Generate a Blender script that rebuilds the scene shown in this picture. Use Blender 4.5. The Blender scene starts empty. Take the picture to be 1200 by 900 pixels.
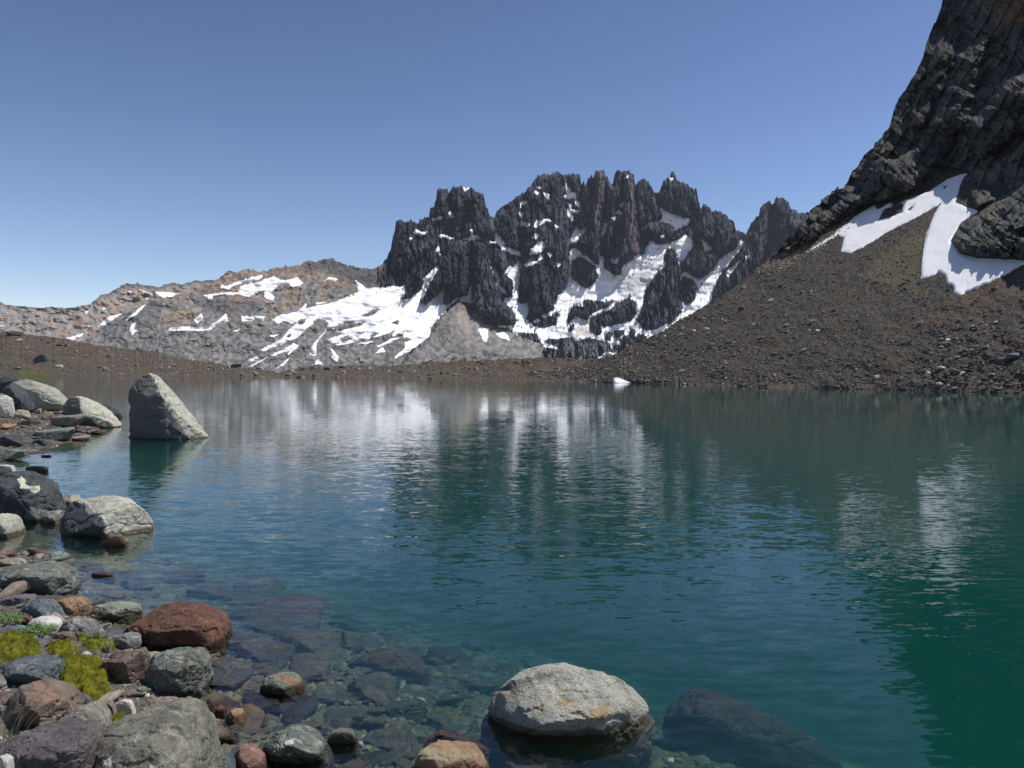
import bpy, bmesh, math, random
import numpy as np
from mathutils import Vector, Matrix

random.seed(7)
rng = np.random.default_rng(7)
C = bpy.context.scene.collection
sc = bpy.context.scene

# ------------------------------------------------------------------ camera
F = 920.0            # focal length in photo pixels (photo is 1200 px wide)
H = 2.6              # eye height above the lake
HOR = 435.0          # photo row of the horizon
TH = math.atan((450.0 - HOR) / F)
cam_data = bpy.data.cameras.new("camera")
cam_data.sensor_width = 36.0
cam_data.lens = F / 1200.0 * 36.0
cam_data.clip_start = 0.05
cam_data.clip_end = 30000.0
cam = bpy.data.objects.new("camera", cam_data)
C.objects.link(cam)
cam.location = (0, 0, H)
cam.rotation_euler = (math.pi / 2 - TH, 0, 0)
sc.camera = cam

# ------------------------------------------------------------------ sky, sun, exposure
SUN_EL = math.radians(62)
SUN_AZ = math.radians(86)          # clockwise from the view direction
world = bpy.data.worlds.new("World")
sc.world = world
world.use_nodes = True
wn = world.node_tree.nodes
wl = world.node_tree.links
bg = wn['Background']
sky = wn.new('ShaderNodeTexSky')
sky.sky_type = 'NISHITA'
sky.sun_disc = False
sky.sun_elevation = SUN_EL
sky.sun_rotation = SUN_AZ
sky.altitude = 1600
sky.air_density = 1.0
sky.dust_density = 0.0
sky.ozone_density = 4.0
gm = wn.new('ShaderNodeGamma'); gm.inputs['Gamma'].default_value = 1.5
tn = wn.new('ShaderNodeMix'); tn.data_type = 'RGBA'; tn.blend_type = 'MULTIPLY'
tn.inputs[0].default_value = 1.0; tn.inputs[7].default_value = (0.92, 0.67, 0.54, 1.0)
wl.new(sky.outputs[0], gm.inputs['Color'])
wl.new(gm.outputs[0], tn.inputs[6])
wl.new(tn.outputs[2], bg.inputs['Color'])
bg.inputs['Strength'].default_value = 0.10
sd = bpy.data.lights.new("sun", 'SUN')
sd.energy = 4.5
sd.angle = math.radians(0.53)
sd.color = (1.0, 0.955, 0.89)
sun = bpy.data.objects.new("sun", sd)
C.objects.link(sun)
sun.location = (60, 40, 120)
sdir = Vector((math.sin(SUN_AZ) * math.cos(SUN_EL), math.cos(SUN_AZ) * math.cos(SUN_EL), math.sin(SUN_EL)))
sun.rotation_euler = sdir.to_track_quat('Z', 'Y').to_euler()
sc.view_settings.view_transform = 'Standard'
sc.view_settings.look = 'None'
sc.view_settings.exposure = 0.0
sc.view_settings.gamma = 1.0
sc.cycles.use_denoising = True
sc.cycles.max_bounces = 8
sc.cycles.transparent_max_bounces = 12
sc.cycles.caustics_reflective = False
sc.cycles.caustics_refractive = False

# ------------------------------------------------------------------ geometry helpers
def ray(px, py):
    cx = (np.asarray(px, float) - 600.0) / F
    cy = (450.0 - np.asarray(py, float)) / F
    return cx, math.cos(TH) + cy * math.sin(TH), -math.sin(TH) + cy * math.cos(TH)

def at_depth(px, py, D):
    dx, dy, dz = ray(px, py)
    t = D / dy
    return np.stack([dx * t, dy * t, H + dz * t], -1)

def at_z(px, py, z=0.0):
    dx, dy, dz = ray(px, py)
    t = (z - H) / dz
    return np.stack([dx * t, dy * t, H + dz * t], -1)

_grad = np.random.default_rng(11).normal(size=(256, 3))
_grad /= np.linalg.norm(_grad, axis=1)[:, None]
def noise3(x, y, z=0.0, seed=0):
    x, y, z = np.broadcast_arrays(np.asarray(x, float), np.asarray(y, float), np.asarray(z, float))
    ix = np.floor(x).astype(np.int64); iy = np.floor(y).astype(np.int64); iz = np.floor(z).astype(np.int64)
    fx = x - ix; fy = y - iy; fz = z - iz
    u = fx * fx * fx * (fx * (fx * 6 - 15) + 10); v = fy * fy * fy * (fy * (fy * 6 - 15) + 10)
    w = fz * fz * fz * (fz * (fz * 6 - 15) + 10)
    out = 0
    for a in (0, 1):
        for b in (0, 1):
            for c in (0, 1):
                h = ((ix + a) * 374761393 + (iy + b) * 668265263 + (iz + c) * 1274126177 + seed * 974634777) & 0xffffffff
                h = ((h ^ (h >> 13)) * 1103515245) & 0xffffffff
                h = (h ^ (h >> 16)) & 255
                g = _grad[h]
                d = g[..., 0] * (fx - a) + g[..., 1] * (fy - b) + g[..., 2] * (fz - c)
                out = out + d * (u if a else 1 - u) * (v if b else 1 - v) * (w if c else 1 - w)
    return out * 1.6

def fbm(x, y, z=0.0, octv=4, seed=0, gain=0.5):
    s = 0; a = 1.0; f = 1.0
    for o in range(octv):
        s = s + a * noise3(np.asarray(x) * f, np.asarray(y) * f, np.asarray(z) * f, seed + o * 17)
        a *= gain; f *= 2.03
    return s

def ridged(x, y, z=0.0, octv=4, seed=0):
    s = 0; a = 1.0; f = 1.0
    for o in range(octv):
        s = s + a * (1 - np.abs(noise3(np.asarray(x) * f, np.asarray(y) * f, z, seed + o * 13)) * 2.2)
        a *= 0.5; f *= 2.1
    return s / 1.8

def plates(x, y, z=None, seed=0, tilt=1.0):
    """fractured facets: every cell of a jittered lattice is a tilted plane of its own"""
    x = np.asarray(x, float); y = np.asarray(y, float); z0 = np.zeros_like(x) if z is None else np.asarray(z, float)
    ix = np.floor(x).astype(np.int64); iy = np.floor(y).astype(np.int64); iz = np.floor(z0).astype(np.int64)
    best = np.full(x.shape, 1e9); out = np.zeros(x.shape)
    for a in (-1, 0, 1):
        for b in (-1, 0, 1):
            for c in ((0,) if z is None else (-1, 0, 1)):
                h = ((ix + a) * 374761393 + (iy + b) * 668265263 + (iz + c) * 1274126177 + (seed + 5) * 974634777) & 0xffffffff
                h = ((h ^ (h >> 13)) * 1103515245) & 0xffffffff; h = h ^ (h >> 16)
                r1 = (h & 255) / 255.0; r2 = ((h >> 8) & 255) / 255.0; r3 = ((h >> 16) & 255) / 255.0; r4 = ((h * 2654435761 >> 7) & 255) / 255.0
                dx = x - (ix + a + r1); dy = y - (iy + b + r2); dz = z0 - (iz + c + r3) if z is not None else 0 * x
                d = dx * dx + dy * dy + dz * dz
                v = (r3 - 0.5) * 0.8 + tilt * (dx * (r4 - 0.5) + dy * (r1 - 0.5) + dz * (r2 - 0.5)) * 2
                m_ = d < best; best = np.where(m_, d, best); out = np.where(m_, v, out)
    return out

def smooth(e0, e1, x):
    t = np.clip((x - e0) / (e1 - e0), 0, 1)
    return t * t * (3 - 2 * t)

def sdf(X, Y, poly, margin=None):
    """signed distance to a polygon, positive inside"""
    P = np.asarray(poly, float)
    shp = X.shape
    out = np.full(shp, -1e3)
    if margin is not None:
        m = (X > P[:, 0].min() - margin) & (X < P[:, 0].max() + margin) & (Y > P[:, 1].min() - margin) & (Y < P[:, 1].max() + margin)
        out[:] = -margin
    else:
        m = np.ones(shp, bool)
    x = X[m]; y = Y[m]
    if x.size == 0:
        return out
    d2 = np.full(x.shape, 1e18); ins = np.zeros(x.shape, bool)
    for i in range(len(P)):
        ax, ay = P[i]; bx, by = P[(i + 1) % len(P)]
        ex, ey = bx - ax, by - ay
        L = ex * ex + ey * ey + 1e-12
        t = np.clip(((x - ax) * ex + (y - ay) * ey) / L, 0, 1)
        dx = x - ax - t * ex; dy = y - ay - t * ey
        d2 = np.minimum(d2, dx * dx + dy * dy)
        c = ((ay > y) != (by > y))
        with np.errstate(divide='ignore', invalid='ignore'):
            xi = ax + (y - ay) / (by - ay if by != ay else 1e-12) * ex
        ins ^= c & (x < xi)
    d = np.sqrt(d2)
    v = np.where(ins, d, -d)
    if margin is not None:
        v = np.maximum(v, -margin)
    out[m] = v
    return out

# reference frames in which outlines were measured: origin and scale
FR = dict(a=(420, 190, 6.667), b=(420, 310, 6.667), c=(570, 190, 6.667), d=(570, 310, 6.667),
          e=(720, 190, 3.75), g=(220, 290, 5.0), h=(0, 310, 5.0), i=(920, 180, 3.104))
def fr(k, pts):
    ox, oy, s = FR[k]
    return [(ox + x / s, oy + y / s) for x, y in pts]

def mk_mesh(name, V, faces, mat=None, parent=None, col=None, smooth_sh=False, extra=None):
    V = np.ascontiguousarray(V, dtype=np.float32).reshape(-1, 3)
    faces = np.ascontiguousarray(faces, dtype=np.int32)
    me = bpy.data.meshes.new(name)
    me.vertices.add(len(V)); me.vertices.foreach_set('co', V.ravel())
    n = faces.shape[1]
    me.loops.add(faces.size); me.loops.foreach_set('vertex_index', faces.ravel())
    me.polygons.add(len(faces))
    me.polygons.foreach_set('loop_start', np.arange(0, faces.size, n, dtype=np.int32))
    me.polygons.foreach_set('loop_total', np.full(len(faces), n, dtype=np.int32))
    me.polygons.foreach_set('use_smooth', np.full(len(faces), smooth_sh))
    if mat is not None:
        me.materials.append(mat)
    me.update(calc_edges=True)
    if col is not None:
        at = me.attributes.new('Col', 'FLOAT_COLOR', 'POINT')
        c4 = np.ones((len(V), 4), np.float32); c4[:, :3] = np.asarray(col).reshape(-1, 3)
        at.data.foreach_set('color', c4.ravel())
    if extra:
        for k, v in extra.items():
            at = me.attributes.new(k, 'FLOAT', 'POINT')
            at.data.foreach_set('value', np.asarray(v, np.float32).ravel())
    ob = bpy.data.objects.new(name, me)
    C.objects.link(ob)
    if parent is not None:
        ob.parent = parent
    return ob

def grid_faces(R, Cn):
    i = np.arange((R - 1) * Cn).reshape(R - 1, Cn)[:, :-1]
    return np.stack([i, i + 1, i + 1 + Cn, i + Cn], -1)     # (R-1, C-1, 4)

def grid_part(name, P, fmask, mat, parent=None, col=None, smooth_sh=False):
    R, Cn = P.shape[:2]
    f = grid_faces(R, Cn)[fmask]
    if len(f) == 0:
        return None
    used = np.unique(f)
    remap = np.full(R * Cn, -1); remap[used] = np.arange(len(used))
    return mk_mesh(name, P.reshape(-1, 3)[used], remap[f], mat, parent,
                   None if col is None else col.reshape(-1, 3)[used], smooth_sh)

def tag(o, label=None, cat=None, group=None, kind=None):
    if label: o['label'] = label
    if cat: o['category'] = cat
    if group: o['group'] = group
    if kind: o['kind'] = kind
    return o

def empty(name, loc=(0, 0, 0)):
    o = bpy.data.objects.new(name, None); C.objects.link(o); o.location = loc
    o.empty_display_size = 0.1
    return o

def components(mask):
    """label connected cells of a boolean grid"""
    lab = np.where(mask, np.arange(1, mask.size + 1).reshape(mask.shape), 0)
    while True:
        n = lab.copy()
        n[1:] = np.maximum(n[1:], lab[:-1]); n[:-1] = np.maximum(n[:-1], lab[1:])
        n[:, 1:] = np.maximum(n[:, 1:], n[:, :-1]); n[:, :-1] = np.maximum(n[:, :-1], n[:, 1:])
        # run-length sweep along rows to speed convergence
        for r in (n, n.T):
            acc = r[:, 0].copy()
            for j in range(1, r.shape[1]):
                mk = r[:, j] > 0
                acc = np.where(mk, np.maximum(acc, r[:, j]), 0); r[:, j] = np.where(mk, acc, 0)
            acc = r[:, -1].copy()
            for j in range(r.shape[1] - 2, -1, -1):
                mk = r[:, j] > 0
                acc = np.where(mk, np.maximum(acc, r[:, j]), 0); r[:, j] = np.where(mk, acc, 0)
        n = np.where(mask, n, 0)
        if (n == lab).all():
            return lab
        lab = n

# ------------------------------------------------------------------ materials
class NT:
    def __init__(s, name):
        s.m = bpy.data.materials.new(name); s.m.use_nodes = True
        s.t = s.m.node_tree; s.t.nodes.clear()
        s.out = s.n('ShaderNodeOutputMaterial')
    def n(s, typ, **kw):
        nd = s.t.nodes.new(typ)
        for k, v in kw.items(): setattr(nd, k, v)
        return nd
    def set(s, inp, v):
        if hasattr(v, 'is_output') or isinstance(v, bpy.types.NodeSocket): s.t.links.new(v, inp)
        elif isinstance(v, tuple) and len(v) == 3 and inp.type == 'RGBA': inp.default_value = (*v, 1)
        else: inp.default_value = v
    def math(s, op, a, b=0.0, clamp=False):
        nd = s.n('ShaderNodeMath', operation=op, use_clamp=clamp)
        s.set(nd.inputs[0], a); s.set(nd.inputs[1], b); return nd.outputs[0]
    def vmath(s, op, a, b=(0, 0, 0)):
        nd = s.n('ShaderNodeVectorMath', operation=op)
        s.set(nd.inputs[0], a); s.set(nd.inputs[1], b); return nd.outputs[0]
    def noise(s, vec, scale, detail=4, rough=0.6, dist=0.0, color=False):
        nd = s.n('ShaderNodeTexNoise'); s.set(nd.inputs['Vector'], vec)
        nd.inputs['Scale'].default_value = scale; nd.inputs['Detail'].default_value = detail
        nd.inputs['Roughness'].default_value = rough; nd.inputs['Distortion'].default_value = dist
        return nd.outputs['Color' if color else 'Fac']
    def voro(s, vec, scale, feature='F1', out='Distance'):
        nd = s.n('ShaderNodeTexVoronoi', feature=feature); s.set(nd.inputs['Vector'], vec)
        nd.inputs['Scale'].default_value = scale; return nd.outputs[out]
    def ramp(s, fac, a, b):
        nd = s.n('ShaderNodeMapRange', clamp=True, interpolation_type='SMOOTHSTEP')
        s.set(nd.inputs[0], fac); nd.inputs[1].default_value = a; nd.inputs[2].default_value = b
        return nd.outputs[0]
    def mix(s, fac, a, b, blend='MIX'):
        nd = s.n('ShaderNodeMix', data_type='RGBA', blend_type=blend)
        s.set(nd.inputs[0], fac); s.set(nd.inputs[6], a); s.set(nd.inputs[7], b); return nd.outputs[2]
    def bump(s, h, dist, strength=1.0, normal=None):
        nd = s.n('ShaderNodeBump'); nd.inputs['Strength'].default_value = strength
        nd.inputs['Distance'].default_value = dist; s.set(nd.inputs['Height'], h)
        if normal is not None: s.set(nd.inputs['Normal'], normal)
        return nd.outputs[0]
    def bsdf(s, color, rough=0.85, normal=None, spec=0.3):
        nd = s.n('ShaderNodeBsdfPrincipled'); s.set(nd.inputs['Base Color'], color)
        s.set(nd.inputs['Roughness'], rough); s.set(nd.inputs['Specular IOR Level'], spec)
        if normal is not None: s.set(nd.inputs['Normal'], normal)
        s.t.links.new(nd.outputs[0], s.out.inputs['Surface']); return nd
    def attr(s, name='Col', out='Color'):
        nd = s.n('ShaderNodeAttribute', attribute_name=name); return nd.outputs[out]
    def pos(s): return s.n('ShaderNodeNewGeometry').outputs['Position']

def mat_terrain(name, scale, bump_d, var=0.5, stretch=(1, 1, 1), streak=0.0):
    """large terrain surface: colour from the mesh attribute, grain and relief procedural"""
    t = NT(name)
    p = t.vmath('MULTIPLY', t.pos(), stretch)
    n1 = t.noise(p, scale, 6, 0.65); n2 = t.noise(p, scale * 6, 5, 0.7)
    v = t.voro(p, scale * 2.2, 'DISTANCE_TO_EDGE')
    k = t.math('ADD', t.math('MULTIPLY', n1, 1.1 * var), t.math('MULTIPLY', n2, 0.9 * var))
    k = t.math('ADD', k, 1.0 - var)
    col = t.mix(1.0, t.attr(), t.n('ShaderNodeCombineColor').outputs[0], 'MULTIPLY')
    cc = [nd for nd in t.t.nodes if nd.type == 'COMBINE_COLOR'][0]
    for i in range(3): t.set(cc.inputs[i], k)
    crack = t.ramp(v, 0.0, 0.08)
    h = t.math('ADD', t.math('MULTIPLY', n1, 1.0), t.math('MULTIPLY', n2, 0.35))
    h = t.math('ADD', h, t.math('MULTIPLY', crack, 0.25))
    t.bsdf(col, 0.92, t.bump(h, bump_d), 0.15)
    return t.m

def mat_snow(name, scale, bump_d=0.3, dirt=0.25):
    t = NT(name)
    p = t.pos()
    n1 = t.noise(p, scale, 5, 0.6); n2 = t.noise(p, scale * 7, 4, 0.6)
    d = t.ramp(t.noise(t.vmath('MULTIPLY', p, (1.0, 1.0, 0.3)), scale * 2.5, 5, 0.7), 0.5, 0.75)
    col = t.mix(t.math('MULTIPLY', d, dirt), (0.88, 0.88, 0.89), (0.50, 0.46, 0.42))
    col = t.mix(1.0, col, t.attr(), 'MULTIPLY')
    t.bsdf(col, 0.6, t.bump(t.math('ADD', n1, t.math('MULTIPLY', n2, 0.4)), bump_d), 0.3)
    return t.m

def mat_rock(name, c1, c2, c3, spot=0.5, scale=4.0, bump_d=0.012, lichen=None, lich_amt=0.0, rust=None, rust_amt=0.0, speck=0.5, veins=0.0, crack_amt=0.6):
    """boulder stone: two tones, spots, salt and pepper grain, optional lichen and iron stains, wet below the water line"""
    t = NT(name)
    oi = t.n('ShaderNodeObjectInfo').outputs['Random']
    off = t.n('ShaderNodeCombineXYZ')
    for i, k in enumerate((17.0, 31.0, 47.0)): t.set(off.inputs[i], t.math('MULTIPLY', oi, k))
    p = t.vmath('ADD', t.pos(), off.outputs[0])
    n1 = t.noise(p, scale, 6, 0.62, 0.4); n2 = t.noise(p, scale * 3.1, 6, 0.7)
    n3 = t.noise(p, scale * 22, 4, 0.75); n4 = t.noise(p, scale * 0.8, 4, 0.6)
    vc = t.voro(t.vmath('ADD', p, t.vmath('MULTIPLY', t.noise(p, scale * 1.5, 3, 0.5, 0, True), (0.25, 0.25, 0.25))), scale * 0.75, 'DISTANCE_TO_EDGE')
    crack = t.ramp(vc, 0.0, 0.022)
    col = t.mix(t.ramp(n1, 0.35, 0.65), c1, c2)
    col = t.mix(t.math('MULTIPLY', t.ramp(n2, 0.52, 0.66), spot), col, c3)
    if rust is not None:
        col = t.mix(t.math('MULTIPLY', t.ramp(n4, 0.5, 0.68), rust_amt), col, rust)
    if lichen is not None:
        lv = t.voro(p, scale * 3.0, 'SMOOTH_F1')
        lm = t.math('MULTIPLY', t.ramp(t.math('ADD', n2, t.math('MULTIPLY', lv, -0.25)), 0.44, 0.5), lich_amt)
        col = t.mix(lm, col, lichen)
    if veins > 0:
        wv = t.n('ShaderNodeTexWave', wave_type='BANDS'); t.set(wv.inputs['Vector'], p)
        wv.inputs['Scale'].default_value = scale * 0.6; wv.inputs['Distortion'].default_value = 9; wv.inputs['Detail'].default_value = 4
        wv.inputs['Detail Scale'].default_value = 1.4
        col = t.mix(t.math('MULTIPLY', t.ramp(wv.outputs['Fac'], 0.93, 1.0), veins), col, (0.5, 0.48, 0.44))
    col = t.mix(t.math('MULTIPLY', t.attr('stain', 'Fac'), t.ramp(t.math('ADD', n2, t.attr('stain', 'Fac')), 0.75, 1.0)), col, t.attr('stain_shade_col'))
    gr = t.math('ADD', t.math('MULTIPLY', t.math('SUBTRACT', n3, 0.5), 3.4 * speck), 1.0)
    gr = t.math('MULTIPLY', gr, t.math('ADD', t.math('MULTIPLY', n2, 0.9), 0.55))
    cc = t.n('ShaderNodeCombineColor')
    for i in range(3): t.set(cc.inputs[i], gr)
    col = t.mix(1.0, col, cc.outputs[0], 'MULTIPLY')
    tone = t.math('ADD', 0.82, t.math('MULTIPLY', oi, 0.36))
    c5 = t.n('ShaderNodeCombineColor')
    for i in range(3): t.set(c5.inputs[i], tone)
    col = t.mix(1.0, col, c5.outputs[0], 'MULTIPLY')
    # wet rim: water soaked stone up to a few centimetres above the lake
    sep = t.n('ShaderNodeSeparateXYZ'); t.set(sep.inputs[0], t.pos())
    wz = t.math('ADD', sep.outputs[2], t.math('MULTIPLY', n2, -0.05))
    wet = t.math('SUBTRACT', 1.0, t.ramp(wz, 0.008, 0.045))
    wetc = t.mix(1.0, col, (0.34, 0.31, 0.25), 'MULTIPLY')
    col = t.mix(wet, col, wetc)
    h = t.math('ADD', t.math('MULTIPLY', n1, 1.0), t.math('MULTIPLY', n2, 0.7))
    h = t.math('ADD', h, t.math('MULTIPLY', n3, 0.3)); h = t.math('ADD', h, t.math('MULTIPLY', crack, 0.35 * crack_amt))
    rough = t.math('SUBTRACT', 0.85, t.math('MULTIPLY', wet, 0.5))
    t.bsdf(col, rough, t.bump(h, bump_d * 1.8), 0.35)
    return t.m

ROCK = {
 'granite': mat_rock('pale_granite', (0.40, 0.39, 0.32), (0.56, 0.545, 0.46), (0.23, 0.22, 0.18), 0.7, 3.2, 0.03, rust=(0.42, 0.31, 0.16), rust_amt=0.35, speck=0.75, crack_amt=0.2),
 'pale': mat_rock('pale_lichen_stone', (0.36, 0.35, 0.28), (0.50, 0.49, 0.40), (0.2, 0.2, 0.18), 0.5, 4.0, 0.02, speck=0.6, veins=0.08),
 'white': mat_rock('white_stone', (0.5, 0.48, 0.42), (0.62, 0.6, 0.54), (0.35, 0.33, 0.3), 0.4, 8, 0.008, speck=0.25),
 'grey': mat_rock('grey_stone', (0.13, 0.13, 0.125), (0.21, 0.205, 0.19), (0.27, 0.26, 0.23), 0.6, 3.6, 0.022, lichen=(0.34, 0.33, 0.28), lich_amt=0.5, veins=0.3),
 'dark': mat_rock('dark_basalt', (0.045, 0.05, 0.052), (0.085, 0.09, 0.09), (0.12, 0.12, 0.11), 0.5, 3.0, 0.022, speck=0.5),
 'bluegrey': mat_rock('blue_grey_stone', (0.085, 0.105, 0.12), (0.15, 0.175, 0.185), (0.22, 0.23, 0.22), 0.5, 4.0, 0.02, lichen=(0.3, 0.31, 0.28), lich_amt=0.35),
 'green': mat_rock('green_grey_stone', (0.10, 0.125, 0.11), (0.17, 0.195, 0.165), (0.26, 0.28, 0.23), 0.55, 4.0, 0.022, lichen=(0.32, 0.33, 0.28), lich_amt=0.45, rust=(0.24, 0.16, 0.1), rust_amt=0.3),
 'palegreen': mat_rock('pale_green_stone', (0.24, 0.26, 0.20), (0.38, 0.39, 0.31), (0.12, 0.13, 0.1), 0.7, 7.0, 0.03, speck=0.6),
 'rust': mat_rock('rusty_red_stone', (0.085, 0.042, 0.034), (0.15, 0.072, 0.048), (0.24, 0.15, 0.11), 0.5, 5.0, 0.03, rust=(0.29, 0.125, 0.05), rust_amt=0.6, speck=0.7),
 'red': mat_rock('red_stone', (0.15, 0.075, 0.06), (0.23, 0.13, 0.105), (0.30, 0.22, 0.18), 0.5, 6, 0.012),
 'orange': mat_rock('orange_stone', (0.26, 0.155, 0.085), (0.35, 0.235, 0.14), (0.40, 0.31, 0.22), 0.5, 6, 0.012),
 'brown': mat_rock('brown_stone', (0.13, 0.095, 0.075), (0.21, 0.16, 0.13), (0.28, 0.24, 0.2), 0.5, 4.0, 0.02, rust=(0.25, 0.11, 0.07), rust_amt=0.4),
 'tan': mat_rock('tan_stone', (0.28, 0.23, 0.17), (0.38, 0.32, 0.25), (0.2, 0.16, 0.13), 0.5, 5.0, 0.015),
 'olive': mat_rock('olive_grey_stone', (0.16, 0.155, 0.12), (0.25, 0.24, 0.185), (0.31, 0.3, 0.25), 0.5, 4.5, 0.02, lichen=(0.34, 0.33, 0.27), lich_amt=0.4),
 'purple': mat_rock('purple_grey_stone', (0.10, 0.085, 0.09), (0.155, 0.135, 0.135), (0.2, 0.17, 0.16), 0.5, 4.0, 0.018),
 'pink': mat_rock('pinkish_stone', (0.25, 0.18, 0.15), (0.33, 0.25, 0.21), (0.2, 0.14, 0.12), 0.5, 6.0, 0.012),
}
# ------------------------------------------------------------------ distant mountains
def wof(py): return (HOR - py) / F

MASSIF_SKY = [(440,315),(447,310),(451,305),(453,305),(455,298),(458,292),(460.5,277),(463,269.5),(464,259),(469.5,257),(476,260.5),(481.5,258),(484.5,261),(490.5,261),(492,257.5),(496,257.5),(496.8,255),(502.5,255),(504,243),(508.5,242.5),(511,233.5),(512,222),(516,220),(524,221),(526,225),(529.5,219.5),(540,218.5),(550.5,221),(553,219),(556.5,224.5),(565.5,227.5),(568,233.5),(569.5,243),(572,247),(574.5,253),(579,256.5),
(583,246),(587,242),(592.5,240),(601.5,233),(605,231),(613.5,225),(619.5,218.5),(627,211),(630,207),(639,204),(645,206),(650,202),(653.5,200.5),(657,203.5),(663,204),(669,205),(673,204),(679.5,206.5),(682,217),(684,212.5),(685.5,218),(689,209.5),(693,205),(695,209.5),(697.5,201),(702,200),(708,200),(710,208),(713,207),(715.5,214),(718,215.5),(720,203.5),(724,199),(727,201),(730,200.5),(736.5,199),(741,203.5),(742.5,204),(744,215.5),(745.5,217),(749,211.5),(754.5,209),(762.5,216.5),(766.5,225),(770,227),(774.5,219),(777,212.5),(784,208.5),(786.5,202),(790.5,203),(793,210),(806.5,216.5),(809,220.5),(816,222),(818.5,234),(821,244.5),(825,239),(830.5,242),(834.5,248.5),(838.5,246),(853,254),(860,260.5),(862.5,270),(873.5,274),(876,270),(882.5,259),(889.5,251),(890.5,243),(901,235),(905,239),(910.5,231),(917,231),(924,238),(926.5,244.5),(933,246),(934.5,250),(946,248),(962,262),(1000,300)]
RIDGE_SKY = [(60,440),(80,406),(88,402),(104,396),(120,382),(140,370),(170,357),(180,351),(212,346),(224,343),(240,336),(256,328),(270,322),(280,318),(290,315),(300,318),(312,317),(330,313),(348,311),(360,306),(372,306),(380,302),(390,304),(412,312),(420,313.6),(440,315)]
sk = np.array(RIDGE_SKY[:-1] + MASSIF_SKY)
px = np.concatenate([np.arange(60, 440, 1.1), np.arange(440, 952, 0.72), np.arange(952, 1000, 2.0)])
Rn = 250
crest = np.interp(px, sk[:, 0], sk[:, 1])
jag = plates(px / 2.2, px * 0 + 0.5, None, 3) * 2.0 + plates(px / 5, px * 0 + 3.5, None, 5) * 1.6
crest = crest + jag * np.where(px < 440, 0.9, 1.0)
tt = np.linspace(0, 1, Rn)
PX = np.broadcast_to(px, (Rn, len(px))).copy()
PY = 441 + (crest[None, :] - 441) * tt[:, None]

SNOW_MAIN = [
 fr('d', [(655,0),(640,100),(600,220),(560,240),(525,330),(520,360),(430,400),(440,420),(520,395),(545,375),(560,385),(555,470),(500,485),(430,500),(370,480),(290,410),(265,350),(240,380),(240,440),(220,480),(95,475),(100,490),(170,495),(240,550),(235,525),(380,535),(410,570),(430,610),(460,645),(550,655),(545,640),(470,620),(450,600),(480,575),(560,580),(650,565),(690,600),(720,590),(850,575),(970,615),(975,660),(1000,625),(1040,625),(1060,560),(1165,555),(1300,600),(1300,60),(1110,90),(1010,95),(880,0)]),
 fr('d', [(330,360),(315,300),(270,310),(248,290),(250,160),(270,0),(260,-40),(205,20),(185,10),(130,70),(210,120),(205,250),(180,260),(150,260),(130,290),(200,340),(225,400),(240,440),(300,440)]),
 fr('d', [(45,20),(75,80),(80,150),(130,230),(160,235),(150,205),(100,160),(110,120),(75,60)]),
 fr('e', [(0,500),(35,495),(40,455),(90,425),(130,400),(135,375),(165,345),(185,360),(230,360),(270,345),(300,330),(335,295),(310,320),(340,340),(345,370),(310,420),(290,440),(290,500),(310,480),(365,515),(400,500),(440,470),(465,425),(480,415),(530,385),(545,360),(560,335),(567,345),(555,380),(500,450),(460,500),(425,575),(430,640),(255,740),(180,790),(60,760),(0,760)]),
 fr('c', [(640,900),(650,740),(645,700),(690,672),(740,700),(790,740),(850,800),(885,800),(885,740),(900,730),(915,740),(915,830),(930,860),(990,890),(1060,880),(1060,830),(1130,760),(1200,720),(1250,760),(1250,1000),(640,1000)]),
 fr('e', [(195,195),(215,210),(260,230),(335,252),(320,280),(270,298),(250,275),(200,262),(215,240)]),
 fr('b', [(780,262),(860,240),(870,165),(882,165),(878,300),(800,290)]),
 fr('b', [(935,505),(1000,500),(1015,530),(1005,605),(975,590)]), fr('b', [(1070,540),(1130,520),(1170,560),(1180,590),(1110,570)]),
 fr('d', [(860,740),(930,685),(1010,690),(1000,705),(930,710),(900,740)]), fr('d', [(720,720),(745,720),(740,740),(725,738)]),
 fr('d', [(370,440),(400,425),(425,440),(390,455)]),
]
SNOW_SMALL = [fr('c', p) for p in (
 [(75,555),(110,590),(150,660),(255,705),(262,725),(200,720),(130,690),(85,640),(10,632),(60,620)],[(340,720),(350,680),(425,620),(450,640),(435,690),(400,715)],[(300,800),(400,770),(425,710),(437,750),(380,795),(310,815)],
 [(375,500),(390,450),(410,460),(400,480),(470,440),(505,460),(440,475),(395,505)],[(268,465),(335,480),(325,500),(270,495)],[(262,395),(287,400),(275,445)],[(268,355),(266,310),(320,310),(280,340)],
 [(448,238),(497,252),(480,292)],[(393,190),(422,200),(410,218)],[(378,233),(422,233),(400,250)],[(605,270),(640,225),(650,245),(690,240),(700,272),(630,287)],[(615,310),(662,330),(662,390),(682,462),(665,468),(635,410),(640,340)],
 [(690,280),(727,320),(732,362),(700,342)],[(668,372),(722,382),(700,405)],[(620,165),(655,222),(630,218)],[(652,600),(690,540),(700,500),(725,540),(778,512),(770,542),(720,582),(700,632),(650,642)],[(528,488),(564,510),(540,533)],
 [(358,590),(380,558),(402,570),(385,602)],[(900,578),(922,480),(937,472),(932,530),(912,572)],[(1008,402),(1035,378),(1054,402)],[(1043,330),(1070,318),(1057,352)],[(968,762),(990,748),(1000,770),(1028,758),(1020,788),(980,788)],[(978,435),(1012,428),(1000,455)],[(1072,128),(1108,106),(1100,124)],
 [(545,790),(580,800),(560,812)],[(480,710),(510,725),(500,738)])]
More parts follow.
